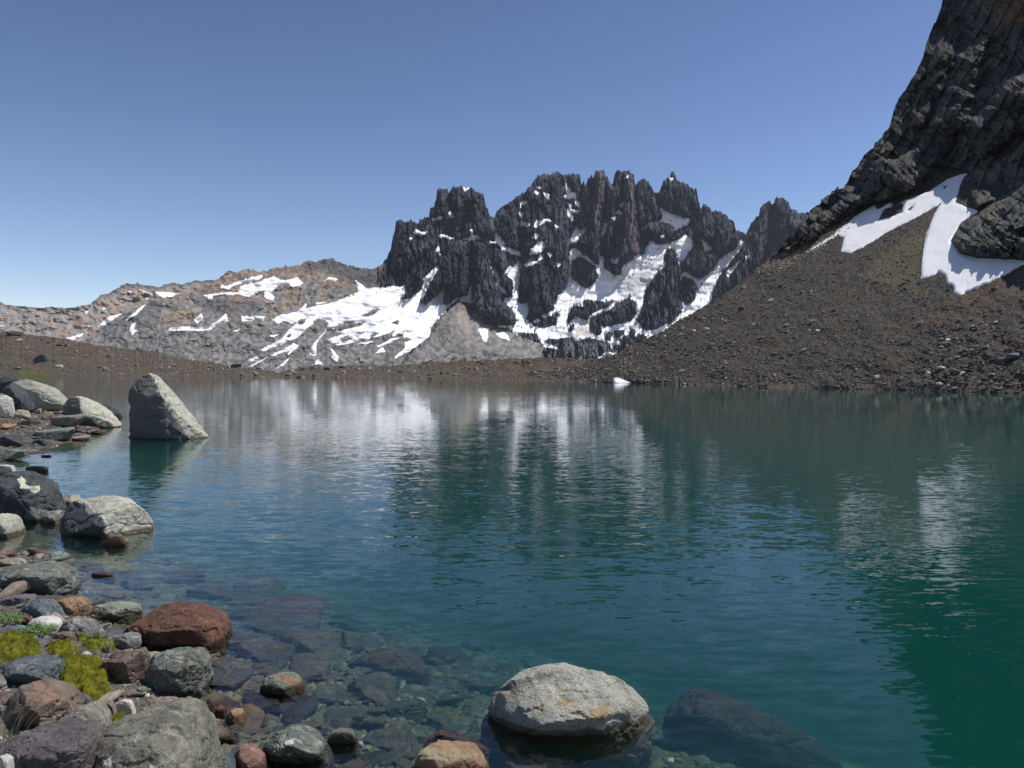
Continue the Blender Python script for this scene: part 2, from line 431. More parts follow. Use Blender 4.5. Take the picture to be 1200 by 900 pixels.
SNOW_SMALL += [fr('a', p) for p in ([(688,437),(720,381),(744,432)],[(573,440),(650,428),(652,442),(580,454)],[(433,550),(450,528),(510,550),(537,540),(510,573),(440,563)],[(623,574),(670,568),(742,598),(640,588)],[(813,603),(880,588),(868,523),(892,530),(890,575),(930,573),(962,602),(880,603)],[(1038,818),(1062,828),(1092,900),(1068,892)],[(1008,623),(1050,620),(1082,640),(1010,636)],[(603,692),(625,663),(637,722)],[(820,195),(865,200),(835,225)],[(400,590),(420,595),(405,608)])]
SNOW_SMALL += [fr('e', p) for p in ([(383,338),(428,382),(400,392)],[(493,482),(550,435),(532,462),(500,502)],[(240,68),(256,72),(248,80)],[(200,325),(218,322),(212,335)],[(575,415),(592,412),(580,428)])]
GLAC = fr('g', [(500,425),(540,400),(640,385),(690,335),(680,365),(760,345),(830,335),(930,295),(1010,260),(985,198),(1045,243),(1180,235)]) + fr('b', [(235,175),(370,180),(370,215),(320,262),(330,278),(400,278),(480,220),(520,140),(515,115),(600,30),(612,40),(570,110),(500,250),(465,290),(530,328),(600,270),(665,205),(650,322),(690,327),(775,265),(700,330),(620,420),(560,490),(550,560),(430,650),(290,725),(370,655),(370,610),(430,590),(470,570),(360,570),(350,540),(270,550),(300,500),(200,540),(90,570),(70,520),(0,540)]) + fr('g', [(1160,500),(1060,530),(980,520),(900,500),(840,470),(780,480),(740,440),(690,440),(620,440),(560,430),(520,450)])
STREAK = [fr('g', p) for p in (
 [(430,600),(540,540),(600,480),(640,440),(690,400),(760,380),(740,440),(690,480),(640,530),(560,560),(450,605)],[(350,665),(400,640),(415,648),(370,670)],[(360,697),(470,640),(400,692)],[(480,630),(560,600),(620,562),(655,572),(590,628),(600,600),(500,634)],
 [(515,712),(600,642),(565,690)],[(712,628),(728,580),(780,515),(812,488),(755,560),(752,634)],[(838,588),(884,640),(877,668),(843,645)],[(746,684),(765,646),(790,684)],[(820,540),(900,510),(1000,480),(1080,450),(1080,485),(960,522),(860,562)],[(860,570),(960,520),(1040,505),(1000,545),(900,572)],[(1000,560),(1090,548),(1040,580)],[(1103,618),(1140,583),(1155,610)],[(1110,577),(1200,533),(1240,530),(1200,552),(1120,583)],
 [(95,280),(150,275),(230,262),(300,265),(310,230),(340,215),(350,200),(270,222),(240,245),(185,245),(200,220),(240,215),(300,200),(370,175),(440,162),(430,182),(380,195),(375,210),(430,200),(440,190),(510,170),(540,190),(570,195),(640,178),(682,205),(660,222),(600,232),(580,210),(540,217),(490,260),(507,290),(500,313),(453,292),(450,255),(400,267),(360,287),(300,274),(220,277),(150,284),(140,307),(118,313)],
 [(803,195),(830,173),(884,185),(860,198),(845,187)],[(-40,465),(60,468),(130,463),(180,423),(222,390),(238,430),(200,437),(140,477),(90,487),(-40,482)],[(38,425),(77,388),(83,410),(60,447)],[(313,402),(387,406),(387,427),(320,432)],[(393,402),(453,405),(440,427),(400,422)],[(478,516),(530,510),(490,527)],[(265,490),(310,475),(290,492)],[(745,325),(800,322),(770,332)])]
STREAK += [fr('h', p) for p in ([(728,332),(800,268),(853,227),(853,242),(800,292),(740,334)],[(758,387),(778,343),(797,338),(787,375),(807,385),(775,412)],[(1143,322),(1182,288),(1187,317),(1157,342)],[(990,372),(1120,368),(1200,368),(1200,387),(1100,385),(990,386)])]
ROCK_IN = [fr('c', [(672,770),(730,740),(790,770),(850,810),(878,900),(830,960),(770,990),(720,950),(680,920),(655,880),(660,830)])]
ROCK_IN += [fr('d', p) for p in (
 [(640,470),(630,440),(650,350),(680,315),(700,330),(770,330),(760,290),(755,270),(835,275),(840,300),(870,285),(920,300),(935,285),(1000,290),(960,330),(900,345),(860,370),(830,370),(815,400),(790,440),(740,430),(700,400),(680,430)],
 [(642,510),(648,478),(685,452),(697,475),(682,512),(655,527)],[(808,430),(870,385),(960,350),(1020,300),(1110,260),(1170,290),(1180,370),(1140,430),(1060,465),(960,480),(905,485),(890,545),(850,555),(815,520),(803,470)],
 [(923,540),(960,518),(987,540),(972,593),(925,588)],[(998,518),(1073,508),(1068,550),(1020,583),(998,560)],[(1040,600),(1060,560),(1110,545),(1120,498),(1162,498),(1167,540),(1150,622),(1060,622)],[(1160,430),(1190,400),(1240,420),(1230,470),(1180,460)],[(1170,560),(1200,540),(1260,560),(1250,610),(1175,610)])]
ROCK_IN += [fr('e', p) for p in ([(220,410),(235,380),(260,370),(269,400),(281,430),(291,520),(296,660),(255,700),(180,737),(130,737),(103,700),(118,640),(140,560),(180,490),(227,455),(216,430)],[(298,500),(345,512),(367,550),(357,600),(320,627),(294,612),(291,520)])]
ROCK_IN += [fr('g', p) for p in ([(730,430),(770,413),(830,440),(800,490),(750,500)],[(1018,402),(1060,378),(1110,352),(1135,362),(1060,408)],[(888,532),(940,513),(965,540),(910,552)],[(858,472),(920,440),(1040,437),(1000,462),(880,492)],[(1180,440),(1240,420),(1230,450)],[(640,430),(700,410),(690,440),(650,455)],[(570,520),(610,500),(600,530)])]
BUTT = [  # (frame, outline, how far it stands out in metres, edge softness in photo px)
 ('a',[(225,890),(255,680),(295,455),(560,440),(600,560),(640,700),(560,860),(500,940),(400,1080),(320,1070),(390,980),(400,830)],45,5),
 ('a',[(430,850),(440,600),(540,560),(640,640),(600,800),(520,930),(410,1076),(380,1040)],25,4),
 ('a',[(555,440),(560,355),(605,290),(615,200),(703,200),(715,340),(740,430)],40,5),
 ('a',[(705,230),(740,190),(880,190),(860,300),(850,420),(780,480),(740,400)],45,5),
 ('a',[(845,260),(885,190),(990,270),(1003,380),(1060,450),(1080,560),(990,620),(780,600),(850,420)],60,5),
 ('a',[(620,800),(700,690),(780,600),(880,600),(880,960),(860,1040),(770,1060),(690,1125),(650,1120),(660,1000),(540,1124),(475,1090),(500,1010),(560,880)],75,5),
 ('a',[(880,600),(990,620),(1010,700),(1050,830),(1080,950),(1110,1080),(1150,1100),(1210,1150),(1240,1230),(1220,1280),(1090,1280),(900,1210),(860,1130),(885,960)],95,5),
 ('a',[(1060,640),(1140,720),(1200,820),(1170,880),(1230,940),(1210,1060),(1170,1050),(1100,960),(1090,880),(1020,760)],45,4),
 ('c',[(58,445),(115,340),(235,270),(272,300),(265,480),(255,705),(150,660),(80,555)],35,5),
 ('c',[(260,480),(300,230),(400,110),(557,64),(620,90),(640,230),(610,300),(650,470),(650,600),(640,900),(600,1020),(525,1130),(430,1210),(340,1160),(270,920),(260,760)],70,7),
 ('c',[(300,500),(520,500),(545,790),(600,820),(590,1010),(525,1130),(430,1210),(340,1160),(275,920),(300,820)],45,5),
 ('c',[(620,90),(740,105),(747,190),(700,230),(650,240)],10,4),
 ('c',[(745,185),(820,96),(845,130),(830,300),(800,450),(775,512),(700,545),(690,480),(730,350)],35,4),
 ('c',[(838,120),(855,60),(920,60),(937,120),(925,300),(900,450),(893,735),(850,800),(740,700),(700,620),(780,520),(830,300)],70,4.5),
 ('c',[(935,120),(970,160),(990,170),(1025,50),(1062,75),(1060,300),(1000,500),(1000,750),(915,738),(930,480)],45,4),
 ('c',[(1060,75),(1140,84),(1162,170),(1190,400),(1200,720),(1130,762),(1060,832),(1060,890),(990,890),(915,830),(1000,750),(1010,500),(1060,300)],75,5),
 ('c',[(1110,100),(1160,170),(1190,400),(1195,700),(1130,750),(1120,400)],25,4),
 ('e',[(93,100),(130,66),(165,105),(190,200),(215,240),(165,260),(140,270),(100,270)],35,4),
 ('e',[(188,140),(215,85),(255,38),(275,75),(362,118),(380,205),(335,252),(260,230),(215,208)],30,4),
 ('e',[(140,260),(200,262),(250,275),(270,300),(260,340),(230,360),(180,355),(150,320),(100,300)],40,3),
 ('e',[(335,290),(378,200),(395,178),(430,215),(450,205),(525,262),(540,300),(570,322),(530,385),(480,415),(425,380),(385,340),(345,360),(310,345)],50,5),
 ('e',[(345,370),(385,345),(400,390),(440,385),(470,420),(440,470),(400,500),(365,515),(310,480),(290,500),(290,440)],50,4),
 ('e',[(560,340),(585,300),(640,190),(684,165),(692,250),(680,350),(640,460),(560,540),(430,640),(425,575),(460,500),(500,450)],60,6),
 ('e',[(684,165),(715,150),(770,180),(802,212),(900,260),(850,340),(700,450),(560,540),(640,460),(680,350),(695,250)],90,6),
 ('d',[(450,600),(480,575),(560,580),(562,780),(440,780)],22,3),('d',[(566,590),(650,565),(700,610),(700,780),(562,780)],30,3),('d',[(703,610),(850,575),(970,615),(985,700),(850,760),(703,780)],30,3),
]
HILL = fr('b', [(300,900),(320,790),(430,655),(560,562),(620,422),(700,332),(775,262),(860,340),(1000,430),(1090,478)]) + fr('d', [(95,478),(170,495),(240,550),(300,570),(420,615),(455,640),(455,900)])

sn = np.full(PX.shape, -8.0)
for p in SNOW_MAIN + STREAK:
    sn = np.maximum(sn, sdf(PX, PY, p, 8))
sml = np.full(PX.shape, -8.0)
for p in SNOW_SMALL:
    sml = np.maximum(sml, sdf(PX, PY, p, 8) + 0.45)
sn = np.maximum(sn, sml)
gl = sdf(PX, PY, GLAC, 8) + 0.9
u = PX * 0.86 - PY * -0.5; v = PX * 0.5 + PY * 0.86 * 1.0      # streaks run down-left
dirn = noise3((PX * 0.5 + PY * 0.87) / 3.2, (PX * 0.87 - PY * 0.5) / 16.0, 0, 31)
lowz = smooth(350, 385, PY) * smooth(520, 420, PX)
sn = np.maximum(sn, gl)
for p in ROCK_IN:
    sn = np.minimum(sn, -sdf(PX, PY, p, 8))
sn = sn + noise3(PX / 1.9, PY / 1.9, 0, 8) * 0.9 + noise3(PX / 7, PY / 7, 0, 9) * 0.7
sn = sn - lowz * np.clip(np.abs(dirn) * 4.5 - 1.5, 0, 3) * (gl > -4)
hill_s = sdf(PX, PY, HILL, 40)
bits = noise3(PX / 2.2, PY / 1.8, 0, 33) + noise3(PX / 12, PY / 9, 0, 34) * 0.7
sn = np.minimum(sn, np.where(PX > 440, (0.86 - bits) * 9, 9))
sn = np.where((hill_s > 1) & (PX < 640), np.maximum(-8, np.minimum(sn, 3) - 0.0), sn)

w = wof(PY)
D0 = np.interp(px, [0, 200, 440, 560, 640, 1000], [1350, 1420, 1560, 1760, 1900, 2000])[None, :]
cot = np.interp(PX, [430, 520], [1.25, 0.0])
g_left = 1.15 * w
g_mass = 1.1 * np.clip(w, None, 0.10) + 0.62 * np.clip(w - 0.10, 0, None)
kx = smooth(430, 500, PX)
D = D0 * (1 + g_left * (1 - kx) + g_mass * kx)
lab = np.zeros(PX.shape, int)
relief = np.zeros(PX.shape)
for k, (f_, pts, amp, soft) in enumerate(BUTT):
    s = sdf(PX + noise3(PX / 4, PY / 5, 0, 40) * 1.2, PY, fr(f_, pts), 30)
    hgt = amp * (0.45 * (1 - np.exp(-np.clip(s, 0, None) / (soft * 0.5))) + 0.55 * np.clip(s / (soft * 2.2), 0, 1))
    relief = np.maximum(relief, hgt) + 0.25 * np.minimum(relief, hgt)
    lab[(s > 0)] = k + 1
for k, p in enumerate(ROCK_IN):
    s = sdf(PX, PY, p, 30); relief = np.maximum(relief, (28 if k < 11 else 8) * (1 - np.exp(-np.clip(s, 0, None) / 4)))
    if k < 11: lab[s > 0] = 100 + k
relief = relief + 110 * (1 - np.exp(-np.clip(hill_s, 0, None) / 16))
lab[(hill_s > 0) & (PX < 640)] = 200
m = smooth(-0.6, 1.6, sn)
wx = PX + noise3(PX / 12, PY / 20, 0, 50) * 4
flute = ridged(wx / 6.5, PY / 42, 0, 3, 60) * 8 + ridged(wx / 2.6, PY / 26, 0, 2, 61) * 3
wx2 = PX + noise3(PX / 5, PY / 9, 0, 51) * 1.0; wy2 = PY + noise3(PX / 5, PY / 5, 0, 52) * 1.5
plt = plates(wx2 / 5.2, wy2 / 16, None, 1) * 15 + plates(wx2 / 2.6 + 9, wy2 / 7, None, 2) * 7 + plates(wx2 / 11, wy2 / 30, None, 3) * 16
crag = fbm(wx / 9, PY / 14, 0, 4, 62, 0.5) * 9
led = (np.abs(((PY + noise3(PX / 14, PY / 14, 0, 63) * 8) / 7.0) % 1 - 0.5)) * 2.5
mass = smooth(436, 452, PX) * (1 - smooth(0, 6, hill_s)) * (1 - smooth(338, 352, PY) * smooth(545, 500, PX) * (lab == 0))
cleft = np.exp(-(noise3(wx / 4.2, PY / 40, 0, 64) / 0.05) ** 2) * 16 + np.exp(-(noise3(wx / 9, PY / 60, 0, 65) / 0.035) ** 2) * 26
rough_l = ridged((PX * 0.7 + PY * 0.7) / 9, (PX * 0.5 - PY * 0.9) / 18, 0, 4, 70) * 9 + fbm(PX / 26, PY / 18, 0, 4, 71, 0.5) * 13 + plates((PX * 0.8 + PY * 0.6) / 7, (PY * 0.8 - PX * 0.6) / 12, None, 4) * 6 + plates(PX / 3.4, PY / 3.4, None, 5) * 1.5
rk = mass * (flute + crag * 0.5 + plt - led - cleft) + (1 - mass) * rough_l * np.where(hill_s > 0, 0.5, 0.5)
edge = smooth(0, 0.03, tt)[:, None]
D = D - (relief + rk * (1 - 0.93 * m)) * edge
D = D + m * (fbm(PX / 30, PY / 14, 0, 3, 72) * 10)
P = at_depth(PX, PY, D)

# rock colours
def lerp3(a, b, t): return np.asarray(a) + (np.asarray(b) - np.asarray(a)) * t[..., None]
cn = fbm(PX / 22, PY / 16, 0, 4, 80); cn2 = fbm(PX / 6, PY / 5, 0, 4, 81)
dark = lerp3((0.028, 0.031, 0.043), (0.074, 0.077, 0.092), smooth(-0.5, 0.6, cn + cn2 * 0.5))
twr = smooth(0, 5, sdf(PX, PY, fr('c', [(838,120),(855,60),(920,60),(937,120),(925,330),(880,460),(820,480),(830,300)]), 10)) + smooth(0, 5, sdf(PX, PY, fr('c', [(1080,100),(1160,170),(1190,400),(1200,720),(1130,760),(1110,500)]), 10))
dark = lerp3(dark, (0.16, 0.12, 0.105), np.clip(twr, 0, 1) * 0.75)
grey = lerp3((0.17, 0.165, 0.16), (0.30, 0.285, 0.27), smooth(-0.5, 0.5, cn2 + cn * 0.4))
brown = lerp3((0.20, 0.155, 0.125), (0.33, 0.26, 0.20), smooth(-0.4, 0.5, cn2))
ridge = lerp3(grey, brown, smooth(0.0, 0.45, cn + (372 - PY) / 70 * 1.0))
ridge = lerp3(ridge, (0.36, 0.27, 0.16), 0.8 * smooth(-3, 6, sdf(PX, PY, fr('h', [(950,270),(1060,250),(1180,280),(1190,350),(1000,370),(960,340)]), 12) + cn2 * 4))
ridge = lerp3(ridge, (0.10, 0.098, 0.105), 0.75 * smooth(-3, 5, sdf(PX, PY, fr('g', [(60,300),(200,300),(440,320),(430,380),(250,390),(100,380)]), 14) + cn2 * 6))
ridge = lerp3(ridge, (0.095, 0.095, 0.10), 0.8 * smooth(-5, 6, sdf(PX, PY, fr('g', [(660,110),(700,75),(800,50),(1000,100),(1300,120),(1300,235),(1010,250),(960,200),(880,170),(820,120),(700,150)]), 16) + cn2 * 6))
ridge = lerp3(ridge, (0.10, 0.105, 0.12), 0.7 * smooth(-3, 5, sdf(PX, PY, fr('h', [(560,470),(620,360),(760,290),(900,210),(950,240),(930,330),(820,400),(740,440),(880,420),(1080,430),(1060,520),(900,530)]), 14) + cn2 * 8 - 1))
ridge = lerp3(ridge, (0.055, 0.065, 0.04), 0.8 * smooth(-1, 3, sdf(PX, PY, fr('g', [(30,600),(80,560),(130,580),(140,650),(80,690),(30,650)]), 10) + cn2 * 4))
gh = lerp3((0.135, 0.13, 0.125), (0.26, 0.245, 0.225), smooth(-0.5, 0.5, cn2))
gh = lerp3(gh, (0.29, 0.255, 0.205), 0.8 * smooth(0, 8, sdf(PX, PY, fr('b', [(780,300),(900,420),(900,560),(1000,640),(1000,720),(860,640),(800,520),(720,440)]), 12)))
mk = smooth(440, 456, PX)
colr = lerp3(ridge, dark, mk)
lowc = smooth(401, 404, PY) * smooth(636, 640, PX)
colr = lerp3(colr, (0.17, 0.165, 0.165), lowc * 0.7)
ww = smooth(-1, 1, hill_s)
colr = lerp3(colr, gh, ww)
# lower left slope below the glacier
gs = smooth(0, 1, ((PY - 345) / 30)) * smooth(545, 500, PX) * (lab == 0) * (PX > 430) + smooth(0, 1, ((PY - 350) / 40)) * (PX <= 430)
colr = lerp3(colr, gh, gs * 0.8)

# back of the range
def closed(P, steps):
    last = P[-1]; rows = [P]
    for dy, f_ in steps:
        r = last.copy(); sc_ = (last[:, 1] + dy) / last[:, 1]
        r[:, 0] *= sc_; r[:, 1] *= sc_; r[:, 2] = last[:, 2] * f_ + (1 - f_) * -8
        rows.append(r[None])
    return np.concatenate(rows, 0)
M_ROCK = mat_terrain('mountain_rock', 0.03, 4.0, 0.6, (1, 1, 0.22))
M_RIDGE = mat_terrain('ridge_rock', 0.012, 2.5, 0.42)
M_SNOW = mat_snow('mountain_snow', 0.02, 1.6, 0.2)

massif = tag(empty('mountain_massif', (0, 1900, -6)), 'dark jagged rock massif with vertical towers and snow filled gullies beyond the lake', None, None, 'structure')
ridge_o = tag(empty('mountain_ridge', (0, 1400, -6)), 'brown and grey mountain ridge with thin snow streaks left of the dark massif', None, None, 'structure')
Pfull = closed(P, [(60, 0.85), (260, 0.35), (500, 0.0)])
cfull = np.concatenate([colr, np.repeat(colr[-1:], 3, 0)], 0)
Rf = Pfull.shape[0]
flab = lab[:-1, :-1]; flabF = np.concatenate([flab, np.repeat(flab[-1:], 3, 0)], 0)
fx = np.broadcast_to(px[:-1], (Rf - 1, len(px) - 1))
def part_inv(o, par):
    if o is not None:
        o.parent = par; o.matrix_parent_inverse = Matrix.Translation(par.location).inverted()
    return o
is_left = (fx < 446) & (flabF == 0)
part_inv(grid_part('rock_slope', Pfull, is_left, M_RIDGE, None, cfull), ridge_o)
part_inv(grid_part('rock_wall', Pfull, (~is_left) & (flabF == 0), M_ROCK, None, cfull), massif)
for L in np.unique(flabF):
    if L == 0: continue
    nm = 'rock_knoll' if L == 200 else ('rock_outcrop' if L >= 100 else ('rock_tower' if BUTT[L - 1][0] in 'ac' and BUTT[L - 1][2] >= 35 else 'rock_buttress'))
    o = part_inv(grid_part(nm, Pfull, flabF == L, M_RIDGE if L == 200 else M_ROCK, None, cfull), massif)
    if L == 200: o['label'] = 'paler grey rounded knoll in front of the towers'

def snow_sheet(P, D, PX, PY, sn, thick, mat, par_of, colS=None, name='snow_patch', big=('snow_field', 2500)):
    Ds = D - thick * np.clip(sn + 0.25, -1.0, 2.2)
    Ps = at_depth(PX, PY, Ds)
    fm = (sn[:-1, :-1] > -0.8) | (sn[1:, :-1] > -0.8) | (sn[:-1, 1:] > -0.8) | (sn[1:, 1:] > -0.8)
    core = (sn[:-1, :-1] > -0.2)
    fm &= (np.maximum.reduce([np.roll(np.roll(core, a, 0), b, 1) for a in (-1, 0, 1) for b in (-1, 0, 1)]))
    lb = components(fm)
    ids, cnt = np.unique(lb[lb > 0], return_counts=True)
    tiny = np.zeros(fm.shape, bool)
    one = np.ones(PX.shape + (3,)) if colS is None else colS
    for i, c in zip(ids, cnt):
        mk_ = lb == i
        if c < 45: tiny |= mk_; continue
        part_inv(grid_part(big[0] if c > big[1] else name, Ps, mk_, mat, None, one, True), par_of(PX[:-1, :-1][mk_].mean()))
    if tiny.any():
        o = part_inv(grid_part('snow_specks', Ps, tiny, mat, None, one, True), par_of(600)); o['kind'] = 'stuff'
ice = lerp3(np.ones(PX.shape + (3,)), (0.55, 0.56, 0.58), 0.9 * smooth(-2, 4, sdf(PX, PY, fr('e', [(0,520),(60,490),(130,470),(180,480),(140,560),(90,590),(60,560),(0,560)]), 10) + cn2 * 5))
ice = lerp3(ice, (0.62, 0.58, 0.52), 0.9 * smooth(-2, 2, sdf(PX, PY, fr('d', [(690,520),(720,470),(790,480),(810,550),(700,560)]), 10) + cn2 * 4))
ice = lerp3(ice, (0.7, 0.69, 0.66), 0.5 * smooth(0.1, 0.6, dirn) * lowz)
snow_sheet(P, D, PX, PY, sn, 2.2, M_SNOW, lambda x: ridge_o if x < 446 else massif, ice)

# far pale ridge behind the left ridge
fs = np.array([(-260,360),(-120,350),(-60,356),(-20,350),(0,353),(6,357),(50,361),(58,359.6),(76,361),(88,360),(106,356),(118,346),(128,343),(140,336),(148,332),(160,333),(161,329.5),(163,333.5),(186,336),(202,331),(212,333),(228,329),(240,329),(256,327),(268,317),(278,320),(300,324),(330,340)])
px2 = np.arange(-260, 331, 1.2); R2 = 130
cr2 = np.interp(px2, fs[:, 0], fs[:, 1]) + noise3(px2 / 2.4, 1.5, 0, 90) * 1.3 * np.interp(px2, [100, 120], [0.5, 1])
t2 = np.linspace(0, 1, R2)
X2 = np.broadcast_to(px2, (R2, len(px2))).copy(); Y2 = 441 + (cr2[None] - 441) * t2[:, None]
w2 = wof(Y2)
D2 = 1900 * (1 + 3.2 * w2) - (ridged(X2 / 16, Y2 / 12, 0, 4, 91) * 22 + fbm(X2 / 30, Y2 / 14, 0, 4, 92, 0.5) * 34) * smooth(0, 0.1, t2)[:, None]
sn2 = np.full(X2.shape, -8.0)
for p in ([(905,160),(960,162),(1055,170),(1000,190),(920,195)],[(573,367),(630,308),(710,288),(700,302),(650,347)],[(388,432),(487,403),(472,427),(410,447)],[(-40,352),(25,358),(28,364),(-40,367)],[(498,275),(517,273),(505,292)],[(598,251),(627,257),(605,264)],[(748,154),(772,158),(755,172)],[(793,139),(820,148),(872,165),(892,177),(850,168)],[(850,195),(868,195),(858,220)],[(510,362),(530,360),(520,372)]):
    sn2 = np.maximum(sn2, sdf(X2, Y2, fr('h', p), 8))
sn2 += noise3(X2 / 3, Y2 / 3, 0, 93) * 0.6
D2 = D2 + (1 - 0) * 0
P2 = at_depth(X2, Y2, D2)
c2n = fbm(X2 / 20, Y2 / 9, 0, 4, 95); c2f = fbm(X2 / 6, Y2 / 4, 0, 4, 96)
c2 = lerp3((0.22, 0.205, 0.19), (0.34, 0.31, 0.27), smooth(-0.5, 0.5, c2f))
c2 = lerp3(c2, (0.34, 0.24, 0.17), 0.8 * smooth(0.0, 0.4, c2n + (X2 - 90) / 120 * 0.2))
c2 = lerp3(c2, (0.13, 0.13, 0.14), 0.75 * smooth(7, 1, Y2 - cr2[None]) * smooth(100, 125, X2))
c2 = lerp3(c2, (0.12, 0.11, 0.105), 0.5 * smooth(5, 1, Y2 - cr2[None]))
M_FAR = mat_terrain('far_ridge_rock', 0.01, 5.0, 0.5)
far = tag(empty('far_mountain_ridge', (0, 1900, -6)), 'far pale ridge with a jagged crest at the left edge of the mountains', None, None, 'structure')
P2f = closed(P2, [(60, 0.9), (400, 0.4), (800, 0.0)])
part_inv(grid_part('rock_slope', P2f, np.ones((P2f.shape[0] - 1, len(px2) - 1), bool), M_FAR, None, np.concatenate([c2, np.repeat(c2[-1:], 3, 0)], 0)), far)
snow_sheet(P2, D2, X2, Y2, sn2, 6, M_SNOW, lambda x: far)

# ------------------------------------------------------------------ far shore: moraine, scree slope and cliff
SHORE = np.array([(-400,437.6),(-200,439),(0,440),(100,441),(240,441.5),(330,442.5),(450,444),(600,446.2),(700,448),(740,449),(800,451),(900,454),(1000,456.5),(1100,459),(1200,462),(1400,468),(1700,480)])
def shore_py(x): return np.interp(x, SHORE[:, 0], SHORE[:, 1])
def shore_D(x):
    return at_z(x, shore_py(x), 0.0)[..., 1]
mor = np.array([(-400,380),(-150,386),(-40,389),(0,390),(12,388),(24,391),(50,394),(66,396),(90,400),(120,406),(180,412),(220,421),(240,424),(270,428),(288,431),(310,434),(328,437.5),(340,432.5),(360,429.5),(400,429),(460,429),(480,427),(540,423),(600,421),(640,419.5),(700,421),(730,418)])
px3 = np.arange(-400, 731, 1.1); R3 = 46
cr3 = np.interp(px3, mor[:, 0], mor[:, 1]) + noise3(px3 / 3, 2.5, 0, 100) * 0.8 + noise3(px3 / 9, 2.5, 0, 101) * 0.8
t3 = np.linspace(0, 1, R3)
b3 = shore_py(px3) + 0.3
X3 = np.broadcast_to(px3, (R3, len(px3))).copy(); Y3 = b3[None] + (cr3 - b3)[None] * t3[:, None]
Dsh = at_z(px3, b3, -0.15)[..., 1]
D3 = Dsh[None] * (1 + 0.35 * t3[:, None] * (1 + 0.3 * np.sin(px3 / 60))[None]) + fbm(X3 / 30, Y3 / 12, 0, 3, 102) * 6 * smooth(0.02, 0.2, t3)[:, None]
P3 = at_depth(X3, Y3, D3)
c3n = fbm(X3 / 30, Y3 / 8, 0, 4, 103); c3f = fbm(X3 / 3, Y3 / 1.6, 0, 3, 104)
c3 = lerp3((0.085, 0.072, 0.055), (0.15, 0.125, 0.095), smooth(-0.5, 0.5, c3f))
c3 = lerp3(c3, (0.16, 0.10, 0.07), 0.7 * smooth(0.0, 0.5, c3n))
c3 = lerp3(c3, (0.11, 0.115, 0.05), 0.35 * smooth(0.1, 0.5, -c3n))
c3 = lerp3(c3, (0.14, 0.17, 0.02), 0.9 * smooth(-1, 2, sdf(X3, Y3, [(22,434.5),(45,433.5),(60,436.5),(55,439.5),(28,439.8)], 6) + c3f * 3))
M_MOR = mat_terrain('moraine_rubble', 0.35, 1.1, 0.75)
P3f = closed(P3, [(12, 0.7), (60, 0.1), (160, -0.1)])
mor_o = tag(grid_part('moraine', P3f, np.ones((P3f.shape[0] - 1, len(px3) - 1), bool), M_MOR, None, np.concatenate([c3, np.repeat(c3[-1:], 3, 0)], 0)), 'low brown gravel moraine along the far shore of the lake', None, None, 'structure')

RS = np.array([(640,436),(680,428),(699,421),(720,416),(735,408),(747,403),(773,390),(788,380),(835,353),(869,331),(891,313),(907,299),(920,283),(933,270),(947,254),(950.5,247),(959,240),(966,230),(976,225),(992,217),(999,200),(1012,183),(1028,167),(1042,150),(1049,125),(1059,108),(1071,89),(1080,72),(1085,53),(1091,36),(1098,22),(1104.7,0),(1122,-50),(1150,-95),(1215,-120),(1320,-60),(1600,60)])
FOOT = np.array([(640,300),(890,300),(905,304),(920,300),(935,290),(952,283),(973,268),(990,255),(1010,243),(1026,240),(1062,230),(1110,207),(1128,202),(1136,225),(1145,247),(1160,240),(1200,222),(1300,215),(1600,250)])
px4 = np.concatenate([np.arange(640, 1215, 1.2), np.arange(1215, 1600, 3.5)]); R4 = 360
FOOT2 = np.array([(640,300),(890,300),(905,304),(920,300),(935,290),(952,283),(973,268),(990,255),(1010,243),(1026,240),(1062,230),(1110,207),(1128,200),(1200,190),(1300,200),(1600,240)])
cr4 = np.interp(px4, RS[:, 0], RS[:, 1]) + plates(px4 / 3, px4 * 0 + 4.5, None, 110) * 1.6 + plates(px4 / 9, px4 * 0 + 4.5, None, 111) * 3.5 * np.interp(px4, [900, 960], [0.3, 1])
b4 = shore_py(px4) + 0.35
t4 = np.linspace(0, 1, R4) ** 1.0
X4 = np.broadcast_to(px4, (R4, len(px4))).copy()
Y4 = b4[None] + (cr4 - b4)[None] * t4[:, None]
u4, v4, z4 = ray(X4, Y4); u4 = u4 / v4; w4 = z4 / v4
A = at_z(1200, 462, 0); B = at_z(740, 449, 0)
dv = np.array([A[0] - B[0], A[1] - B[1]]); dv /= np.hypot(*dv); nv = np.array([-dv[1], dv[0]])
if nv[0] < 0: nv = -nv
SL = 0.66
Dlow = at_z(px4, b4, -0.1)[..., 1]
def plane_D(u, w, sl=SL):
    k = sl * (nv[0] * u + nv[1]); c = sl * (nv[0] * A[0] + nv[1] * A[1])
    return (H + c) / np.clip(k - w, 0.03, None)
foot_py = np.interp(px4, FOOT[:, 0], FOOT[:, 1])[None]
foot2 = np.interp(px4, FOOT2[:, 0], FOOT2[:, 1])
_, vF, zF = ray(px4, foot2); wF = zF / vF
wS = np.minimum(w4, wF[None])
DP = plane_D(u4, wS)
D4 = np.maximum(DP, 0)
# the shore end of the fan follows the water line
D4 = D4 + (Dlow[None] - plane_D(u4[:1], w4[:1])) * np.exp(-t4[:, None] * 14)
above = np.clip(w4 - wF[None], 0, None)
D4 = D4 + D4 * 0.95 * above
cliff = smooth(0, 6, foot_py - Y4)
